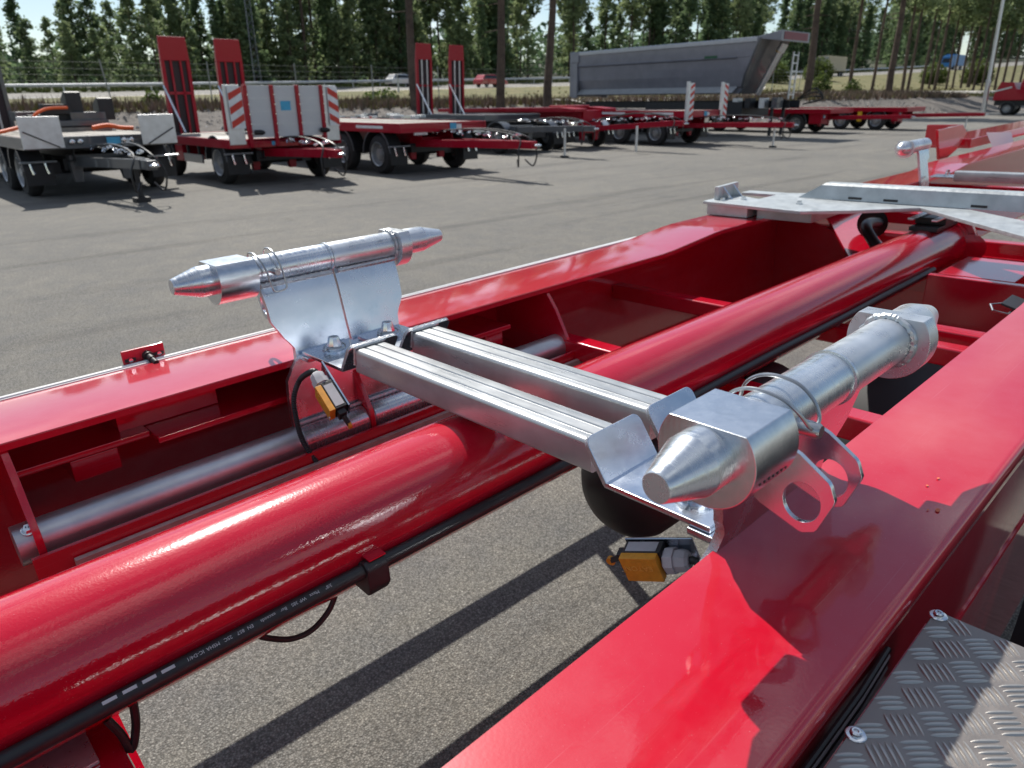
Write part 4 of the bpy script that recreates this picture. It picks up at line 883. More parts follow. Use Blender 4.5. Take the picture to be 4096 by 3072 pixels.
def ramp(T, x0, x1, y, z0, z1, m, strips=ALU, lean=.0, rub=False):
    def W(x, z, dy=0): return (x, y + dy + lean * (z - z0), z)
    b = MB(); t = .10
    for xx in (x0, x1 - .08): b.add([W(xx, z0), W(xx + .08, z0), W(xx + .08, z1 - .5), W(xx, z1 - .5), W(xx, z0, t), W(xx + .08, z0, t), W(xx + .08, z1 - .5, t), W(xx, z1 - .5, t)], [(0, 1, 2, 3), (7, 6, 5, 4), (0, 4, 5, 1), (1, 5, 6, 2), (2, 6, 7, 3), (3, 7, 4, 0)])
    r = b.build('ramp', m, T, bevel=.01)
    b = MB(); b.add([W(x0, z1 - .5), W(x1, z1 - .5), W(x1 - .03, z1), W(x0 + .0, z1), W(x0, z1 - .5, t), W(x1, z1 - .5, t), W(x1 - .03, z1, .03), W(x0 + .0, z1, .03)], [(0, 1, 2, 3), (7, 6, 5, 4), (0, 4, 5, 1), (1, 5, 6, 2), (2, 6, 7, 3), (3, 7, 4, 0)]); b.build('ramp_tip', m, r, bevel=.01)
    b = MB(); zm = (z0 + z1 - .5) / 2 + .1; b.add([W(x0 + .08, zm - .03), W(x1 - .08, zm - .03), W(x1 - .08, zm + .03), W(x0 + .08, zm + .03), W(x0 + .08, zm - .03, t), W(x1 - .08, zm - .03, t), W(x1 - .08, zm + .03, t), W(x0 + .08, zm + .03, t)], [(0, 1, 2, 3), (7, 6, 5, 4), (0, 4, 5, 1), (2, 6, 7, 3)]); b.build('ramp_crossbar', m, r)
    b = MB(); b.add([W(x0 + .08, z0, .05), W(x1 - .08, z0, .05), W(x1 - .08, z1 - .5, .05), W(x0 + .08, z1 - .5, .05), W(x0 + .08, z0, .06), W(x1 - .08, z0, .06), W(x1 - .08, z1 - .5, .06), W(x0 + .08, z1 - .5, .06)], [(0, 1, 2, 3), (7, 6, 5, 4)]); b.build('ramp_grating', MESH_DK, r)
    for k in (1, 2):
        xx = x0 + (x1 - x0) * k / 3; b = MB(); hw = .022
        b.add([W(xx - hw, z0), W(xx + hw, z0), W(xx + hw, z1 - .5), W(xx - hw, z1 - .5), W(xx - hw, z0, .04), W(xx + hw, z0, .04), W(xx + hw, z1 - .5, .04), W(xx - hw, z1 - .5, .04)], [(0, 1, 2, 3), (7, 6, 5, 4), (0, 3, 7, 4), (1, 5, 6, 2)]); b.build('ramp_rib', strips, r)
    b = MB(); b.tube([(x0 - .02, y - .02, z0 + 1.05), (x0 + .02, y - .75, z0 + .05)], .025, 8); b.build('ramp_ram', CHROME, r)
def stripe_board(T, x0, x1, y, z0, z1, sgn=1, post=True):
    b = MB(); b.box(x0, x1, y, y + .02, z0, z1); bd = b.build('marker_board', STRIPE_WHITE, T)
    h = (z1 - z0); n = max(3, int(h / .22)); st = h / n
    for k in range(n):
        za = z0 + k * st; b = MB(); s0, s1 = (0, .6 * (x1 - x0)) if sgn > 0 else (.6 * (x1 - x0), 0)
        p = [(x0 + .005, za + s0 * .9), (x1 - .005, za + s1 * .9), (x1 - .005, min(z1, za + s1 * .9 + st * .5)), (x0 + .005, min(z1, za + s0 * .9 + st * .5))]
        p = [(a, min(z1 - .004, max(z0 + .004, c))) for a, c in p]
        b.add([(a, y - .003, c) for a, c in p], [(0, 1, 2, 3)]); b.build('red_stripe', STRIPE_RED, bd)
    return bd
def sticker(T, x, y, z, wd=.30, h=.17):
    b = MB(); b.box(x, x + wd * .55, y - .004, y, z, z + h); o = b.build('logo_sticker', CYAN, T)
    b = MB(); b.box(x + wd * .57, x + wd, y - .004, y, z + h * .1, z + h * .8); b.build('sticker_panel', STRIPE_WHITE, o)
GT = 'trailers parked in a row across the yard'

# --- dark grey trailer at the far left, with steel load
T = thing('plant_trailer', 'dark grey flat trailer with a strapped load of black steel, at the left edge', 'trailer', GT)
x0, x1, yf, zt = 2.80, 5.33, 14.9, 1.05; xc = (x0 + x1) / 2
deck(T, x0, x1, yf, yf + 8, zt, DKGREY, WOOD, 9, .20); frame_beams(T, xc, yf + .3, yf + 8, zt - .2, BLACK)
for y in (15.95, 17.35): wheel(T, x0 + .04, y, -1); wheel(T, x1 - .04, y, 1); guard(T, x0 + .02, y, -1, flap=y < 16); guard(T, x1 - .02, y, 1, flap=y < 16)
for y in (21.0, 22.0): wheel(T, x0 + .04, y, -1); wheel(T, x1 - .04, y, 1)
drawbar(T, xc, yf + .5, 12.45, .60, .66, DKGREY, True, None); sticker(T, xc + .05, yf, zt - .19, .42, .16)
b = MB(); b.tube([(xc + .02, 13.5, .62), (xc + .02, 13.5, .08)], .04, 10); lg = b.build('support_leg', BLACK, T); b = MB(); b.box(xc - .1, xc + .14, 13.4, 13.6, 0, .08); b.build('foot', BLACK, lg)
for sx in (-1, 1):
    xa = x0 - .01 if sx < 0 else x1 - .62; b = MB(); b.box(xa, xa + .63, yf - .05, yf - .02, zt - .18, zt + .34); p = b.build('corner_board', ALU, T, bevel=.006)
    b = MB(); b.bar((xa + (.04 if sx < 0 else .59), yf - .06, zt + .1), (xa + (.55 if sx < 0 else .1), yf - .06, zt - .17), .02, .02); b.build('brace', BLACK, p)
for xx in (x0 + .75, x0 + .88, x1 - .93, x1 - .80):
    b = MB(); b.lathe([(0, .045), (.03, .045), (.05, .02), (.05, 0)], (xx, yf - .002, zt - .09), (0, -1, 0), 12); b.build('lamp_socket', CHROME, T)
ramp(T, x0 + .06, x0 + .80, yf + 4.5, zt, zt + 2.6, DKGREY, ALU)
LD = thing('steel_load', 'pile of black steel forks and plates strapped on the grey trailer', 'steel parts')
random.seed(21)
pc = [(3.7, 18.0, .0, 1.6, .5, .10, BLACK), (3.75, 17.8, .10, 1.5, .45, .12, DKGREY), (3.8, 18.1, .22, 1.3, .4, .12, BLACK), (4.55, 17.9, .10, .7, .3, .28, DKGREY), (3.62, 18.2, .22, .4, .35, .18, DKGREY), (4.1, 18.0, .34, .5, .3, .2, BLACK), (4.7, 18.3, .0, .7, .5, .16, BLACK)]
for x, y, dz, a, c, h, m in pc:
    b = MB(); b.obox((x - .2, y, zt + dz - .01), (a, random.uniform(-.1, .1), 0), (random.uniform(-.05, .05), c, 0), (0, 0, h)); b.build('steel_piece', m, LD, bevel=.015)
for x, zz, h in ((4.35, .30, .46), (4.95, .20, .44)):
    b = MB(); b.prism([(18.0, zt + zz), (18.0, zt + zz + h), (18.12, zt + zz + h + .02), (18.42, zt + zz + h * .75), (18.5, zt + zz)], 'x', x, x + .30); b.build('fork_carriage', BLACK, LD, bevel=.02)
b = MB(); b.box(3.75, 5.05, 17.7, 17.78, zt - .008, zt + .07); b.build('timber', WOOD, LD)
b = MB(); b.tube(spline([(3.55, 17.6, zt + .02), (3.62, 17.6, zt + .3), (3.9, 17.75, zt + .44), (4.3, 17.8, zt + .46)], 6), .03, 8); s_ = b.build('ratchet_strap', ORANGE, None); tag(s_, 'orange ratchet strap pulled over the black steel load', 'strap', 'orange straps on the grey trailer')
b = MB(); b.tube(spline([(4.6, 17.45, zt + .06), (4.9, 17.5, zt + .10), (5.15, 17.5, zt + .05), (5.4, 17.45, zt + .03)], 6), .045, 8); s_ = b.build('ratchet_strap', ORANGE, None); tag(s_, 'orange strap lying on the deck at the right of the steel load', 'strap', 'orange straps on the grey trailer')
b = MB(); b.tube(spline([(2.86, 17.0, zt + .04), (3.1, 17.2, zt + .08), (3.3, 17.3, zt + .12)], 6), .035, 8); s_ = b.build('ratchet_strap', ORANGE, None); tag(s_, 'orange strap end on the left rim of the grey trailer', 'strap', 'orange straps on the grey trailer')

# --- red trailer with white headboard and two ramps
T = thing('plant_trailer', 'red trailer with white headboard, striped corner boards and two upright ramps', 'trailer', GT)
x0, x1, yf, zt = 6.16, 8.68, 14.45, .90; xc = (x0 + x1) / 2
deck(T, x0, x1, yf, yf + 4.4, zt, RED_BG, WOOD, 9, .17); frame_beams(T, xc, yf + .3, yf + 4.4, zt - .17, RED_BG)
wheel(T, x0 + .04, 15.2, -1); wheel(T, x1 - .04, 15.2, 1); guard(T, x0 + .02, 15.2, -1); guard(T, x1 - .02, 15.2, 1)
for y in (18.0,): wheel(T, x0 + .04, y, -1); wheel(T, x1 - .04, y, 1); guard(T, x0 + .02, y, -1, flap=False)
drawbar(T, xc, yf + .75, 12.35, .60, .66, RED_BG, True, None)
b = MB(); b.box(x0 + .02, x0 + .06, 15.95, 16.95, .38, .55); b.build('side_guard', ALU, T); b = MB(); b.box(x0 + .02, x0 + .5, 16.98, 17.4, .38, .72); b.build('tool_box', RED_BG, T, bevel=.01)
for y in (16.1, 16.7): b = MB(); b.box(x0 + .03, x0 + .08, y, y + .06, .55, .74); b.build('guard_hanger', BLACK, T)
HB = zt + .02; HT = zt + 1.0; hx0, hx1 = x0 + .46, x1 - .40; nP = 3; pw = (hx1 - hx0) / nP
for k in range(3):
    b = MB(); b.box(hx0 + k * pw + .035, hx0 + (k + 1) * pw - .035, yf - .02, yf + .02, HB, HT - .01); p = b.build('headboard_panel', WHITE, T, bevel=.004)
    for j in range(1, 4): b = MB(); zz = HB + (HT - HB) * j / 4; b.box(hx0 + k * pw + .04, hx0 + (k + 1) * pw - .04, yf - .0225, yf - .0205, zz - .004, zz + .004); b.build('panel_joint', ALU, p)
    if k == 1: b = MB(); b.box(hx0 + 1.5 * pw - .11, hx0 + 1.5 * pw + .11, yf - .026, yf - .0235, HB + .50, HB + .68); b.build('logo_print', CYAN, p)
for k in range(4):
    b = MB(); xx = hx0 + k * pw; b.box(xx - .04, xx + .04, yf - .06, yf + .03, zt - .16, HT); p = b.build('headboard_post', RED_BG, T, bevel=.01)
    for j in range(5): b = MB(); b.lathe([(0, .012), (.008, .012), (.008, 0)], (xx + .03, yf - .06, zt + .1 + j * .18), (0, -1, 0), 8); b.build('bolt', CHROME, p)
for xa, sg in ((x0 + .03, 1), (x1 - .36, -1)):
    b = MB(); b.box(xa, xa + .33, yf - .015, yf + .015, zt - .1, HT); b.build('corner_board', ALU, T, bevel=.004)
stripe_board(T, x0 + .10, x0 + .38, yf - .05, zt + .20, HT - .03, 1); stripe_board(T, x1 - .26, x1 - .02, yf - .05, zt + .20, HT - .03, -1)
for xx in (hx0 + .05, hx1 - .15):
    b = MB(); b.lathe([(0, .05), (.14, .05), (.2, .03), (.2, 0)], (xx + .05, yf - .06, zt + .12), (.6, -1, 0), 12); b.build('coupling_lever', BLACK, T)
ramp(T, 6.50, 7.15, 18.3, zt, 2.98, RED_BG, RED_BG, -.035); ramp(T, 7.78, 8.43, 18.3, zt, 2.98, RED_BG, RED_BG, -.035)
sticker(T, x0 + .9, yf - .002, zt - .14, .12, .08)

# --- red flatbed beside it
T = thing('plant_trailer', 'red flat trailer with bare pale deck, right of the white headboard', 'trailer', GT)
x0, x1, yf, zt = 9.62, 12.14, 13.55, 1.12; xc = (x0 + x1) / 2
deck(T, x0, x1, yf, yf + 8.4, zt, RED_BG, WOOD, 9, .20); frame_beams(T, xc, yf + .3, yf + 8, zt - .2, RED_BG)
for y in (14.55, 16.06): wheel(T, x0 + .04, y, -1, .44); wheel(T, x1 - .04, y, 1, .44); guard(T, x0 + .02, y, -1, R=.53, flap=y < 15); guard(T, x1 - .02, y, 1, R=.53, flap=y < 15)
drawbar(T, xc, yf + .75, 10.55, .66, .72, RED_BG, True, None); sticker(T, xc + .15, yf, zt - .16, .34, .14)
for y in (14.2, 16.2, 18.4): b = MB(); b.box(x0 - .004, x0, y, y + 1.1, zt - .12, zt - .06); b.build('reflective_tape', STRIPE_WHITE, T)
for xx in (x0 + .35, x1 - .45): b = MB(); b.box(xx, xx + .36, yf - .05, yf - .01, zt - .25, zt - .2); b.build('bracket', ALU, T)

# --- dark grey low trailer behind, with red ramps
T = thing('plant_trailer', 'dark grey low trailer with two narrow upright red ramps', 'trailer', GT)
x0, x1, yf, zt = 15.75, 18.2, 17.6, 1.14; xc = (x0 + x1) / 2
deck(T, x0, x1, yf, yf + 3.7, zt, DKGREY, DKGREY, 6, .18); frame_beams(T, xc, yf - .6, yf + 3.6, zt - .2, BLACK)
wheel(T, x0 + .04, 17.15, -1); wheel(T, x1 - .04, 17.15, 1); guard(T, x0 + .02, 17.15, -1, top=DKGREY); guard(T, x1 - .02, 17.15, 1, top=DKGREY)
for y in (20.2,): wheel(T, x0 + .04, y, -1); wheel(T, x1 - .04, y, 1)
drawbar(T, xc - .6, 16.6, 13.6, .72, .80, DKGREY, True, -.35, .3)
ramp(T, 15.87, 16.53, 21.2, zt - .1, 3.36, RED_BG, ALU, -.03); ramp(T, 17.31, 17.97, 21.2, zt - .1, 3.36, RED_BG, ALU, -.03)
# grey chassis with hardware, behind the flat trailer
T = thing('plant_trailer', 'low dark grey chassis with zinc fittings behind the bare red deck', 'trailer', GT)
x0, x1, yf, zt = 12.9, 15.3, 18.0, 1.05; xc = (x0 + x1) / 2
frame_beams(T, xc, yf, yf + 7.5, zt, DKGREY, .5, .24)
for y in (18.4, 20.2, 22.0, 24.0): b = MB(); b.box(x0, x1, y, y + .14, zt - .12, zt); b.build('outrigger', DKGREY, T)
for y in (22.2, 23.4): wheel(T, x0 + .04, y, -1); wheel(T, x1 - .04, y, 1)
random.seed(5)
for k in range(14): b = MB(); xx = random.uniform(x0, x1 - .3); yy = random.uniform(yf, yf + 5); b.box(xx, xx + random.uniform(.1, .4), yy, yy + .2, zt + .001, zt + random.uniform(.04, .14)); b.build('fitting', random.choice((CHROME, ALU, DKGREY)), T, bevel=.01)

# --- red hook-lift chassis
T = thing('plant_trailer', 'red container chassis with pale mudguards and long red drawbar', 'trailer', GT)
x0, x1, yf, zt = 18.55, 21.0, 16.7, 1.28; xc = (x0 + x1) / 2
frame_beams(T, xc, yf, yf + 7, zt - .02, RED_BG, .55, .30)
b = MB(); b.prism([(yf - .2, zt), (yf + .5, zt + .05), (yf + 7, zt - .02), (yf + 7, zt - .14), (yf - .2, zt - .10)], 'x', x0 + .15, x0 + .75); b.build('top_plate', RED_BG, T, bevel=.02)
b = MB(); b.prism([(yf - .2, zt), (yf + .5, zt + .05), (yf + 7, zt - .02), (yf + 7, zt - .14), (yf - .2, zt - .10)], 'x', x1 - .75, x1 - .15); b.build('top_plate', RED_BG, T, bevel=.02)
b = MB(); b.box(x0 + .75, x1 - .75, yf - .05, yf + .2, .62, zt - .05); b.build('front_plate', RED_BG, T, bevel=.02)
b = MB(); b.box(x0 + .6, x1 - .6, yf + .6, yf + 1.4, zt, zt + .10); b.build('turntable_cover', RED_BG, T, bevel=.03)
for y in (17.3,): wheel(T, x0 + .04, y, -1); wheel(T, x1 - .04, y, 1); guard(T, x0 + .02, y, -1, top=ALU); guard(T, x1 - .02, y, 1, top=ALU)
for y in (22.0, 23.2): wheel(T, x0 + .04, y, -1); wheel(T, x1 - .04, y, 1)
drawbar(T, xc, yf + .1, 12.9, .62, .86, RED_BG, True, None, .35); b = MB(); b.tube([(18.75, 14.0, .8), (18.75, 14.0, .05)], .04, 10); b.build('support_leg', ALU, T)

# --- red flatbed with striped posts
T = thing('plant_trailer', 'red flat trailer with two striped posts at its front corners', 'trailer', GT)
x0, x1, yf, zt = 22.25, 24.75, 14.6, 1.17; xc = (x0 + x1) / 2
deck(T, x0, x1, yf, yf + 8.2, zt, RED_BG, WOOD, 8, .22); frame_beams(T, xc, yf + .3, yf + 8, zt - .2, RED_BG)
for y in (15.85, 17.47): wheel(T, x0 + .04, y, -1); wheel(T, x1 - .04, y, 1); guard(T, x0 + .02, y, -1, R=.53, flap=y < 16.5); guard(T, x1 - .02, y, 1, R=.53, flap=y < 16.5)
drawbar(T, xc, yf + .9, 11.2, .66, .74, RED_BG, True, .3)
for xa, sg in ((x0 - .02, 1), (x1 - .34, -1)):
    b = MB(); b.box(xa, xa + .12, yf - .04, yf + .04, zt - .35, zt + .92); b.build('corner_post', ALU, T, bevel=.008); stripe_board(T, xa + .13, xa + .38, yf - .05, zt - .28, zt + .88, sg)
for y in (15.1, 17.2, 19.4): b = MB(); b.box(x0 - .004, x0, y, y + 1.2, zt - .13, zt - .06); b.build('reflective_tape', STRIPE_WHITE, T)
sticker(T, xc - .1, yf, zt - .18, .34, .15)

# --- grey tipper semi-trailer
T = thing('tipper_trailer', 'large grey half-pipe tipper trailer with slanted front, parked behind', 'tipper', GT)
xa, xb, ya, yb = 28.75, 31.15, 16.4, 25.6
zb, ztp = 1.76, 3.66; xm = (xa + xb) / 2
# half-pipe body: loft of the cross section along y, right end (front) leaning forward
def sec(y, lift=0, lean=0):
    hw = (xb - xa) / 2; pr = [(-hw, ztp), (-hw, ztp - .30), (-hw + .03, ztp - .62), (-hw + .05, ztp - .64), (-hw + .10, 2.40), (-hw + .30, 1.98), (-hw + .42, 1.93), (-hw + .35, 1.72), (hw - .35, 1.72), (hw - .30, 1.98), (hw - .10, 2.40), (hw - .03, ztp - .62), (hw, ztp - .30), (hw, ztp)]
    return [(xm + p[0], y - lean * (p[1] - zb) / (ztp - zb), p[1] + lift * ((p[1] - zb) / (ztp - zb))) for p in pr]
b = MB(); b.loft([sec(yb), sec(yb - .35), sec(ya + .7, .10, .8), sec(ya + .2, .12, .9)]); b.build('tipping_body', MIDGREY, T, angle=20)
b = MB(); b.loft([sec(ya + .18, .12, .9), sec(ya + .12, .12, .9)]); b.build('front_wall_shade', DKGREY, T, angle=20)  # front wall in dark grey: its shade is put into the colour
for zz, hh, pr_ in ((ztp - .62, .05, .05), (ztp - 1.02, .03, .0)):
    b = MB(); b.add([(xa - pr_ + (.10 if pr_ == 0 else 0), yb - .4, zz), (xa + .12, yb - .4, zz - .10), (xa + .12, yb - .4, zz + .06), (xa - pr_ + (.10 if pr_ == 0 else 0), ya + .25, zz + .06), (xa + .12, ya + .25, zz - .04), (xa + .12, ya + .25, zz + .12)], [(0, 1, 4, 3), (2, 0, 3, 5), (0, 2, 1), (3, 4, 5)]); b.build('side_crease', MIDGREY, T)
for sx in (xa - .05, xb - .05):
    b = MB(); b.add([(sx, yb - .1, ztp - .16), (sx + .10, yb - .1, ztp - .16), (sx + .10, yb - .1, ztp + .02), (sx, yb - .1, ztp + .02), (sx, ya - .6, ztp - .02), (sx + .10, ya - .6, ztp - .02), (sx + .10, ya - .6, ztp + .16), (sx, ya - .6, ztp + .16)], [(0, 1, 2, 3), (7, 6, 5, 4), (0, 4, 5, 1), (1, 5, 6, 2), (2, 6, 7, 3), (3, 7, 4, 0)]); b.build('top_rail', simple('rail_highlight_grey', (.42, .43, .46), .25, 0, .1, 3, .8), T, bevel=.03)  # top rail grey lightened: its highlight is put into the colour
b = MB(); b.box(xa - .06, xb + .06, yb - .02, yb + .12, zb - .1, ztp + .02); b.box(xa - .07, xa + .05, yb - .45, yb + .12, ztp - .45, ztp + .03); b.build('tailgate', MIDGREY, T, bevel=.03)
for sx in (xa - .04, xb - .08): b = MB(); b.box(sx, sx + .12, yb - .35, yb - .0, zb - .15, ztp - .2); b.build('tailgate_post', MIDGREY, T, bevel=.02)
b = MB(); b.add([(xa, ya - .55, ztp + .16), (xb, ya - .55, ztp + .16), (xb, ya - 1.6, ztp + .34), (xa, ya - 1.6, ztp + .34), (xa, ya - .55, ztp + .10), (xb, ya - .55, ztp + .10), (xb, ya - 1.6, ztp - .04), (xa, ya - 1.6, ztp - .04)], [(0, 1, 2, 3), (7, 6, 5, 4), (0, 4, 5, 1), (1, 5, 6, 2), (2, 6, 7, 3), (3, 7, 4, 0)]); b.build('front_canopy', [MIDGREY], T, bevel=.02)
b = MB(); b.box(xa + .2, xb - .2, ya - 1.62, ya - 1.605, ztp + .02, ztp + .30); b.build('canopy_panel', simple('faded_red', (.22, .06, .07), .5), T)
for sx in (xa - .012, xb): b = MB(); b.add([(sx, yb - .3, zb + .0), (sx, ya + .3, zb + .0), (sx + .012, ya + .3, zb), (sx + .012, yb - .3, zb), (sx + .3, yb - .3, zb + .24), (sx + .3, ya + .25, zb + .24)], [(0, 1, 5, 4), (0, 3, 2, 1)]); b.build('lower_skirt', simple('skirt_grey', (.34, .35, .36), .4, 0, .1, 3, .4), T)
b = MB(); b.box(xa - .008, xa - .002, ya + 1.15, ya + 1.75, ztp - .56, ztp - .46); b.build('green_print', GREEN_PRINT, T)
b = MB(); b.tube([(xm, ya - .2, 1.7), (xm, ya - 1.0, 3.35)], .13, 14); b.tube([(xm, ya - 1.0, 3.3), (xm, ya - 1.15, 3.6)], .17, 14); b.build('tipping_ram', ALU, T)
b = MB(); b.lathe([(0, .14), (.12, .14)], (xm, ya - .95, 3.28), (0, -.45, 1), 14); b.build('ram_ring', YELLOW, T)
frame_beams(T, xm, ya - 1.9, yb - .3, 1.45, BLACK, .45, .28)
b = MB(); b.box(xa + .05, xb - .05, ya - .2, yb - 4.5, .85, 1.4); b.build('chassis_equipment', BLACK, T)
for y in (22.2, 23.5, 24.8): wheel(T, xa + .04, y, -1, .52); wheel(T, xb - .04, y, 1, .52); guard(T, xa + .02, y, -1, R=.66, flap=False)
for k in range(4): b = MB(); b.box(xa + .1 + .1 * (k % 2), xa + .6, ya - 1.7 + k * .6, ya - 1.45 + k * .6, 1.15, 1.55); b.build('valve_box', (DKGREY, ALU, BLACK, ALU)[k], T, bevel=.02)
for sx in (0, .42): b = MB(); b.box(xm + .5 + sx, xm + .56 + sx, ya - 1.35, ya - 1.3, 1.5, 3.3); b.build('ladder_rail', ALU, T)
for k in range(6): b = MB(); b.box(xm + .56, xm + .92, ya - 1.345, ya - 1.305, 1.65 + k * .3, 1.69 + k * .3); b.build('ladder_rung', ALU, T)
b = MB(); b.tube([(xm - .5, ya - 1.2, 1.5), (xm - .5, ya - 1.2, .08)], .07, 10); b.build('landing_leg', BLACK, T); b = MB(); b.tube([(xm + .5, ya - 1.2, 1.5), (xm + .5, ya - 1.2, .08)], .07, 10); b.build('landing_leg', BLACK, T)
for k in range(3): b = MB(); b.tube(spline([(xm + .2, ya - 1.9, 1.5), (xm + .1 + k * .1, ya - 2.6, 1.9 - .15 * k), (xm + .3, ya - 2.9, 1.5), (xm + .1, ya - 2.2, 1.3)], 6), .025, 7); b.build('air_line', BLACK_RUBBER, T)

# --- two far red flatbeds
for x0, yf, lab, leg in ((33.7, 14.6, 'far red flat trailer right of the tipper, partly hidden by the striped posts', None), (39.0, 13.2, 'far long red flat trailer with yellow chock at the right of the row', .3)):
    T = thing('plant_trailer', lab, 'trailer', GT); x1 = x0 + 2.5; zt = 1.06; xc = x0 + 1.25
    deck(T, x0, x1, yf, yf + 9, zt, RED_BG, WOOD, 8, .20); frame_beams(T, xc, yf + .3, yf + 8.5, zt - .2, RED_BG)
    ys = (yf + 1.4, yf + 3.15) if x0 > 38 else (yf + 1.6, yf + 5.6)
    for y in ys: wheel(T, x0 + .04, y, -1); wheel(T, x1 - .04, y, 1); guard(T, x0 + .02, y, -1, R=.52, flap=False)
    b = MB(); b.box(x0 + .1, x0 + .75, yf + .4, yf + 1.0 if x0 < 38 else yf + .7, .42, .86); b.build('tool_box', RED_BG, T, bevel=.02); sticker(T, x0 + .25, yf + .4, .66, .2, .14)
    drawbar(T, xc, yf + .8, yf - 3.1, .66, .74, RED_BG, False, leg)
    if x0 > 38: b = MB(); b.box(x0 - .02, x0 + .06, yf + 2.1, yf + 2.3, .4, .86); b.build('wheel_chock', YELLOW, T)
# --- red machine trailer at the far right
T = thing('tank_trailer', 'red trailer with rounded drum cut off by the right edge', 'trailer', GT)
X, Y = 72.6, 17.0
wheel(T, X + .1, Y, -1, .5); guard(T, X + .08, Y, -1, R=.6, flap=False); wheel(T, X + 2.5, Y, 1, .5)
b = MB(); b.prism([(Y + 1.1, 1.15), (Y - 3, 1.15), (Y - 3, 1.9), (Y - .4, 2.0), (Y - .15, 2.5), (Y + .75, 2.55), (Y + 1.05, 1.7)], 'x', X - .1, X + 2.4); b.build('body', RED_BG, T, bevel=.04)
b = MB(); b.lathe([(0, .1), (.02, .75), (.3, .85), (4, .85)], (X + 1.1, Y - .55, 2.1), (0, -1, 0), 24); b.build('drum', RED_BG, T)
b = MB(); b.bar((X - .12, Y + 1.0, 1.85), (X - .12, Y - .1, 2.15), .04, .12); b.build('handrail', ALU, T)
b = MB(); b.box(X + .2, X + 2.2, Y - 4, Y + 1, .75, 1.16); b.build('chassis', BLACK, T)

# ------------------------------------------------------------------ traffic on the road
def car(x, y, z, m, label):
    T = thing('passenger_car', label, 'car', loc=(x, y, z))
    side = [(-2.15, .35), (-2.2, .62), (-2.05, .85), (-1.95, 1.05), (-1.55, 1.42), (-.2, 1.46), (.35, 1.38), (1.05, .95), (1.95, .80), (2.15, .60), (2.15, .35)]
    lower = [(-2.15, .32), (-2.2, .62), (-2.05, .92), (1.0, .95), (1.95, .80), (2.15, .60), (2.15, .32)]
    b = MB(); b.prism(lower, 'y', -.85, .85); b.build('body', m, T, bevel=.07, seg=3)
    cab = [(-2.0, .9), (-1.55, 1.40), (-.2, 1.45), (.3, 1.38), (1.02, .93)]
    b = MB(); b.loft([[(p[0], yy * (1 - .18 * (p[1] - .9) / .5), p[1]) for p in cab] for yy in (-.80, .80)]); b.build('roof', m, T, bevel=.03)
    for sy in (-1, 1):
        b = MB(); b.add([(-1.75, sy * .80, .97), (.80, sy * .80, .97), (.22, sy * .675, 1.33), (-1.48, sy * .675, 1.34)], [(0, 1, 2, 3)]); b.build('side_window', GLASS, T)
    b = MB(); b.add([(.99, -.68, .98), (.99, .68, .98), (.36, .62, 1.37), (.36, -.62, 1.37)], [(0, 1, 2, 3)]); b.build('windscreen', GLASS, T)
    for wx in (-1.35, 1.35):
        for sy in (-1, 1):
            t = link('wheel', TYM, T, Matrix.Translation((wx, sy * .86, .32)) @ Matrix.Rotation(-sy * math.pi / 2 if sy > 0 else math.pi / 2, 4, 'Z') @ Matrix.Scale(.74, 4)); link('rim', RMM, t)
    for sy in (-.6, .6): b = MB(); b.box(2.06, 2.14, sy - .18, sy + .18, .58, .72); b.build('headlight', CHROME, T, bevel=.02)
    return T
CARRED = simple('car_red', (.42, .012, .015), .25, 0, .05, 2, 1.0)
car(64.2, 70.6, zroad(64) + .08, CARRED, 'red hatchback driving along the road before the forest')
car(57.0, 79.0, zroad(57) + .40, ALU, 'small silver car passing behind the red ramps on the road')
def lorry(x, y, z, cabm, boxm, label, L_=9):
    T = thing('lorry', label, 'lorry', loc=(x, y, z))
    b = MB(); b.box(-L_, -.1, -1.25, 1.25, 1.1, 3.9); b.build('cargo_box', boxm, T, bevel=.04)
    b = MB(); b.prism([(.1, .6), (2.3, .6), (2.35, 1.6), (2.15, 2.9), (1.9, 3.5), (.1, 3.6)], 'y', -1.22, 1.22); b.build('cab', cabm, T, bevel=.06)
    b = MB(); b.add([(2.36, -1.0, 1.75), (2.36, 1.0, 1.75), (2.18, 1.0, 2.85), (2.18, -1.0, 2.85)], [(0, 1, 2, 3)]); b.build('windscreen', GLASS, T)
    b = MB(); b.box(.7, 1.8, -1.235, -1.225, 1.8, 2.7); b.build('side_window', GLASS, T)
    for wx in (-7.5, -6.3, -1.2, 1.4):
        for sy in (-1, 1): t = link('wheel', TYM, T, Matrix.Translation((wx, sy * 1.25, .5)) @ Matrix.Rotation(-math.pi / 2 if sy > 0 else math.pi / 2, 4, 'Z') @ Matrix.Scale(1.18, 4)); link('rim', RMM, t)
    return T
l1 = lorry(160, 72.5, ground_z(160, 72.5) + .02, DKGREY, CREAM, 'lorry with dark cab and cream cargo box seen between pine trunks'); l1.rotation_euler = (0, 0, math.pi)
l2 = lorry(238, 72.0, ground_z(238, 72) + .02, BLUE, BLUE, 'bright blue lorry half hidden by pine trunks at the right'); l2.rotation_euler = (0, 0, math.pi)
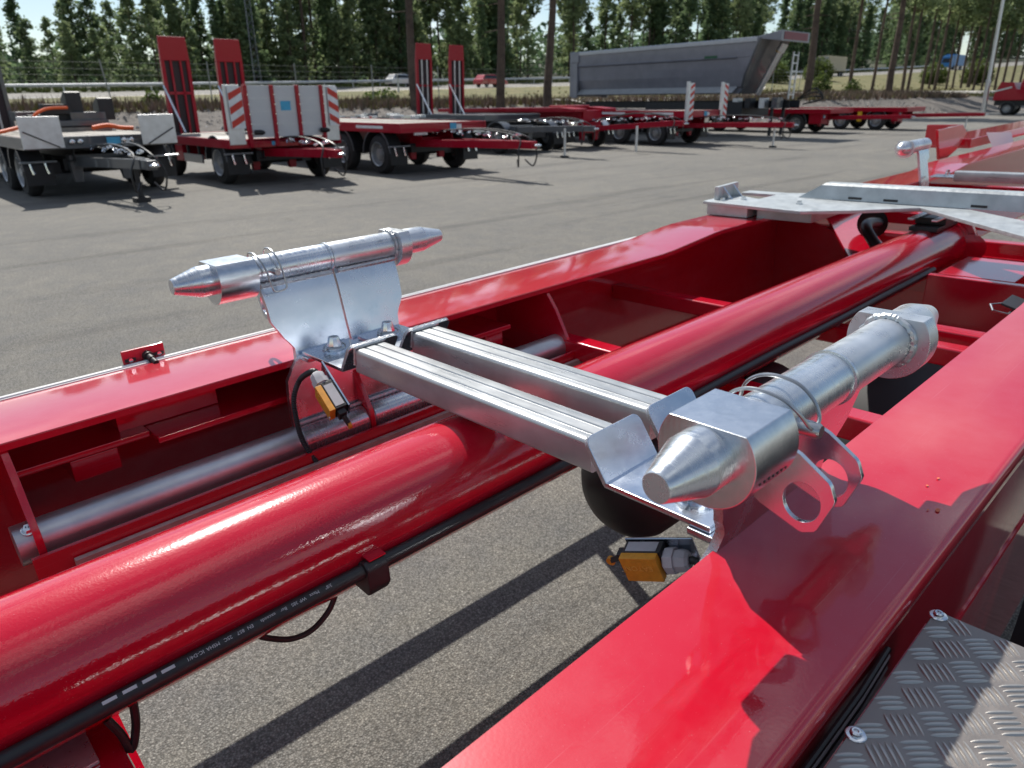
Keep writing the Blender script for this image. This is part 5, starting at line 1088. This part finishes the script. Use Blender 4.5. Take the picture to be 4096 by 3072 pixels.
# ================================================================== trees
random.seed(31)
def leaf_mat(name, c0, c1):
    m, N, L, bs = mat(name); g = N.new('ShaderNodeNewGeometry'); oi = N.new('ShaderNodeObjectInfo')
    ad = N.new('ShaderNodeMath'); ad.operation = 'MULTIPLY_ADD'; ad.inputs[1].default_value = .6; L.new(g.outputs['Random Per Island'], ad.inputs[0])
    mu = N.new('ShaderNodeMath'); mu.operation = 'MULTIPLY'; mu.inputs[1].default_value = .4; L.new(oi.outputs['Random'], mu.inputs[0]); L.new(mu.outputs[0], ad.inputs[2])
    r = NODE_RAMP(N, L, ad.outputs[0], (.05, c0), (.95, c1)); L.new(r.outputs[0], bs.inputs['Base Color']); bs.inputs['Roughness'].default_value = .65; bs.inputs['Specular IOR Level'].default_value = .2
    tr = N.new('ShaderNodeBsdfTranslucent'); L.new(r.outputs[0], tr.inputs[0]); mxs = N.new('ShaderNodeMixShader'); mxs.inputs[0].default_value = .5
    out = N['Material Output']; L.new(bs.outputs[0], mxs.inputs[1]); L.new(tr.outputs[0], mxs.inputs[2]); L.new(mxs.outputs[0], out.inputs[0])
    return m
NEED = leaf_mat('pine_needles', (.075, .125, .062), (.33, .39, .19)); NEED2 = leaf_mat('spruce_needles', (.055, .10, .055), (.22, .30, .14)); BUSHL = leaf_mat('bush_leaves', (.035, .06, .015), (.14, .18, .05))
BARK = ground_mat('pine_bark', ((.3, (.045, .032, .026)), (.6, (.12, .085, .065)), (.85, (.20, .13, .09))), 1.2, 9)
def cards(b, c, n, sz, flat=.6):
    for _ in range(n):
        d = Vector((random.gauss(0, 1), random.gauss(0, 1), random.gauss(0, flat))).normalized(); t = Vector((random.gauss(0, 1), random.gauss(0, 1), random.gauss(0, 1))); sd = d.cross(t).normalized(); l = sz * random.uniform(.6, 1.3); wv = l * random.uniform(.22, .42)
        o = c + Vector((random.gauss(0, sz * .5), random.gauss(0, sz * .5), random.gauss(0, sz * .35))); b.add([o - d * l * .5 - sd * wv * .5, o - d * l * .1 + sd * wv, o + d * l * .6, o + sd * -wv], [(0, 1, 2, 3)])
def pine(h, base, spread, n, kind, sz, tr):
    tm = MB(); lean = (random.uniform(-.02, .02), random.uniform(-.02, .02)); px_ = lambda z: Vector((lean[0] * z + .05 * math.sin(z * .7), lean[1] * z + .05 * math.cos(z * .5), z))
    tm.tube([px_(z) for z in rng(-.6, h, 10)], [tr * (1 - .85 * k / 9) for k in range(10)], 9)
    cm = MB(); nb = int(n / 9)
    for k in range(nb):
        f = (k + random.random()) / nb; z = base * h + (h * 1.0 - base * h) * f
        if kind == 'dense': rad = spread * (1 - f) ** .7 * random.uniform(.55, 1.1) + .25
        elif kind == 'tall': rad = spread * math.sin(math.pi * min(1, .18 + .82 * f)) ** .8 * random.uniform(.45, 1.15) + .2
        else: rad = spread * (1 - f) ** .95 * random.uniform(.7, 1.1) + .12
        a = random.uniform(0, 6.28); p0 = px_(z); tip = p0 + Vector((math.cos(a) * rad, math.sin(a) * rad, (.25 if kind != 'spruce' else -.25) * rad))
        tm.tube([p0, tip], [max(.02, tr * .22 * (1 - f)), .012], 4)
        for j in range(9):
            t = .35 + .65 * random.random(); c = p0.lerp(tip, t) + Vector((random.gauss(0, .16), random.gauss(0, .16), random.gauss(0, .12))) * (1 + rad * .25)
            cards(cm, c, 4, sz)
    if kind == 'tall':
        for k in range(7):
            z = h * random.uniform(.22, base); a = random.uniform(0, 6.28); p0 = px_(z); tm.tube([p0, p0 + Vector((math.cos(a), math.sin(a), -.15)) * random.uniform(.5, 1.3)], [.035, .01], 4)
    return tm.mesh('trunk', BARK, weld=False), cm.mesh('crown', NEED2 if kind == 'spruce' else NEED, weld=False, smooth=False)
DENSE = [pine(13, .06, 3.1, 430, 'dense', .55, .14) for _ in range(4)]
TALL = [pine(21, .46, 3.6, 450, 'tall', .62, .24) for _ in range(4)]
SPR = [pine(18, .05, 2.9, 620, 'spruce', .60, .2) for _ in range(3)]
def tree(proto, x, y, s, label, group, name='pine_tree', z=None, tw=1.0):
    T = thing(name, label, 'tree', group, loc=(x, y, ground_z(x, y) if z is None else z)); T.rotation_euler = (0, 0, random.uniform(0, 6.28)); T.scale = (s * tw, s * tw, s)
    link('trunk', proto[0], T); link('crown', proto[1], T); return T
GF = 'pines of the forest behind the road'
def vis(x, y):
    v = Vector((x, y, 5)) - CAM; f_ = v.dot(Vector((.64064581, .67134849, -.3726448))); r_ = v.dot(Vector((.72110277, -.69277741, -.00838224))); return f_ > 1 and abs(r_ / f_) < .80
cnt = 0
for k in range(1000):
    if cnt >= 85: break
    x = random.uniform(8, 92); y = 93 + abs(random.gauss(0, 1)) * 9
    if not vis(x, y): continue
    tree(random.choice(DENSE if random.random() < .8 else SPR), x, y, random.uniform(.46, .84) * (1.25 if x > 45 else 1.0), 'bushy green pine among those at the left edge of the forest', 'bushy pines at the left of the forest'); cnt += 1
cnt = 0
for k in range(2000):
    if cnt >= 170: break
    x = random.uniform(52, 430); y = 94 + abs(random.gauss(0, 1)) * 14
    if not vis(x, y): continue
    if x < 130: pr = random.choice(TALL if random.random() < .72 else DENSE); s = random.uniform(.85, 1.15)
    else: pr = random.choice(SPR if random.random() < .65 else TALL); s = random.uniform(.85, 1.25)
    tree(pr, x, y, s, 'slim dark conifer in the forest behind the road', 'slim conifers of the forest behind the road'); cnt += 1
# pine stand at the right, beyond the path
ORD = 'first second third fourth fifth sixth seventh eighth ninth tenth eleventh twelfth thirteenth fourteenth fifteenth sixteenth seventeenth eighteenth nineteenth'.split()
STAND = [(3390, 1), (3600, 1), (3624, .9), (3679, .9), (3730, 1), (3774, .8), (3799, .8), (3831, .9), (3860, 1.5), (3884, .8), (3917, .8), (3968, 1), (3995, 1), (4030, 1), (4065, 1), (4090, .8), (3705, .7), (3945, .7), (3480, .8)]
STX = [q[0] for q in STAND]
for k, (sx, thick) in enumerate(STAND):
    rx = .72110277 * (sx - 2048) + .2637873 * 1136 + .64064581 * 2840; ry = -.69277741 * (sx - 2048) + .26334515 * 1136 + .67134849 * 2840
    y = 38 + (k * 37 % 9); x = y * rx / ry; rk = sorted(STX).index(sx)
    tree(TALL[k % 4], x, y, 1.0 + .02 * (k % 5), ORD[rk] + ' bare-stemmed pine from the left in the stand behind the side path', 'pine stand at the right', tw=thick)
for (x, y, s, lab) in ((25.6, 34.5, .82, 'single thick pine trunk just behind the left narrow red ramp'), (30.4, 32.6, .85, 'single thick leaning pine trunk beside the red car'), (32.6, 30.9, .85, 'single thick pine trunk left of the grey tipper'), (63.5, 29.8, 1.05, 'single tall pine trunk right behind the tipper front'), (82, 29.8, 1.1, 'single tall dark pine trunk right of the lorry, before the stand')):
    tree(random.choice(TALL), x, y, s, lab, 'single pines on the bank', tw=1.35)
# far wood closing the gaps, one mass
b = MB()
for _ in range(24000):
    x = random.uniform(5, 620); y = random.uniform(122, 150) + .1 * x; z = ground_z(x, y) + random.random() ** 1.2 * (3.6 + 1.6 * math.sin(x * .21) + 1.5 * math.sin(x * .53) + (7.5 * sstep((x - 70) / 60)))
    cards(b, Vector((x, y, z)), 1, 1.7)
tag(b.build('far_wood', NEED2, weld=False, smooth=False), 'dark far wood closing the view behind the pines', 'wood', kind='stuff')
# bushes
def bush(x, y, r, h, label, m=BUSHL):
    T = thing('bush', label, 'bush', 'bushes by the road', loc=(x, y, ground_z(x, y))); b = MB(); st = MB()
    for k in range(int(90 * r * h) + 40):
        a = random.uniform(0, 6.28); q = r * random.random() ** .5; c = Vector((math.cos(a) * q, math.sin(a) * q, h * random.uniform(.08, 1) * (1 - .5 * (q / r) ** 2))); cards(b, c, 3, .22 + .05 * r)
        if k % 8 == 0: st.tube([(0, 0, 0), c], .015, 3)
    b.build('foliage', m, T, weld=False, smooth=False); st.build('stem', BARK, T, weld=False)
bush(14.2, 42.2, .5, .9, 'small bright green seedling on the gravel bank at the left')
bush(30.5, 45, 1.3, 1.1, 'low dark bush on the verge below the road')
bush(75.5, 34, .9, 2.2, 'leafy young shrub behind the tipper front'); bush(88, 36, .8, 1.6, 'small leafy shrub on the verge right of the tipper')
for k, (x, y, r, h) in enumerate(((120, 62, 2.2, 3.4), (165, 52, 2.5, 4), (140, 64, 2.5, 4), (185, 50, 3, 5))):
    bush(x, y, r, h, ('round light green bush among the right-hand pine trunks', 'tall light green bush behind the lamp post', 'light green bush left of the blue lorry', 'large light green bush at the right edge behind the red drum')[k])
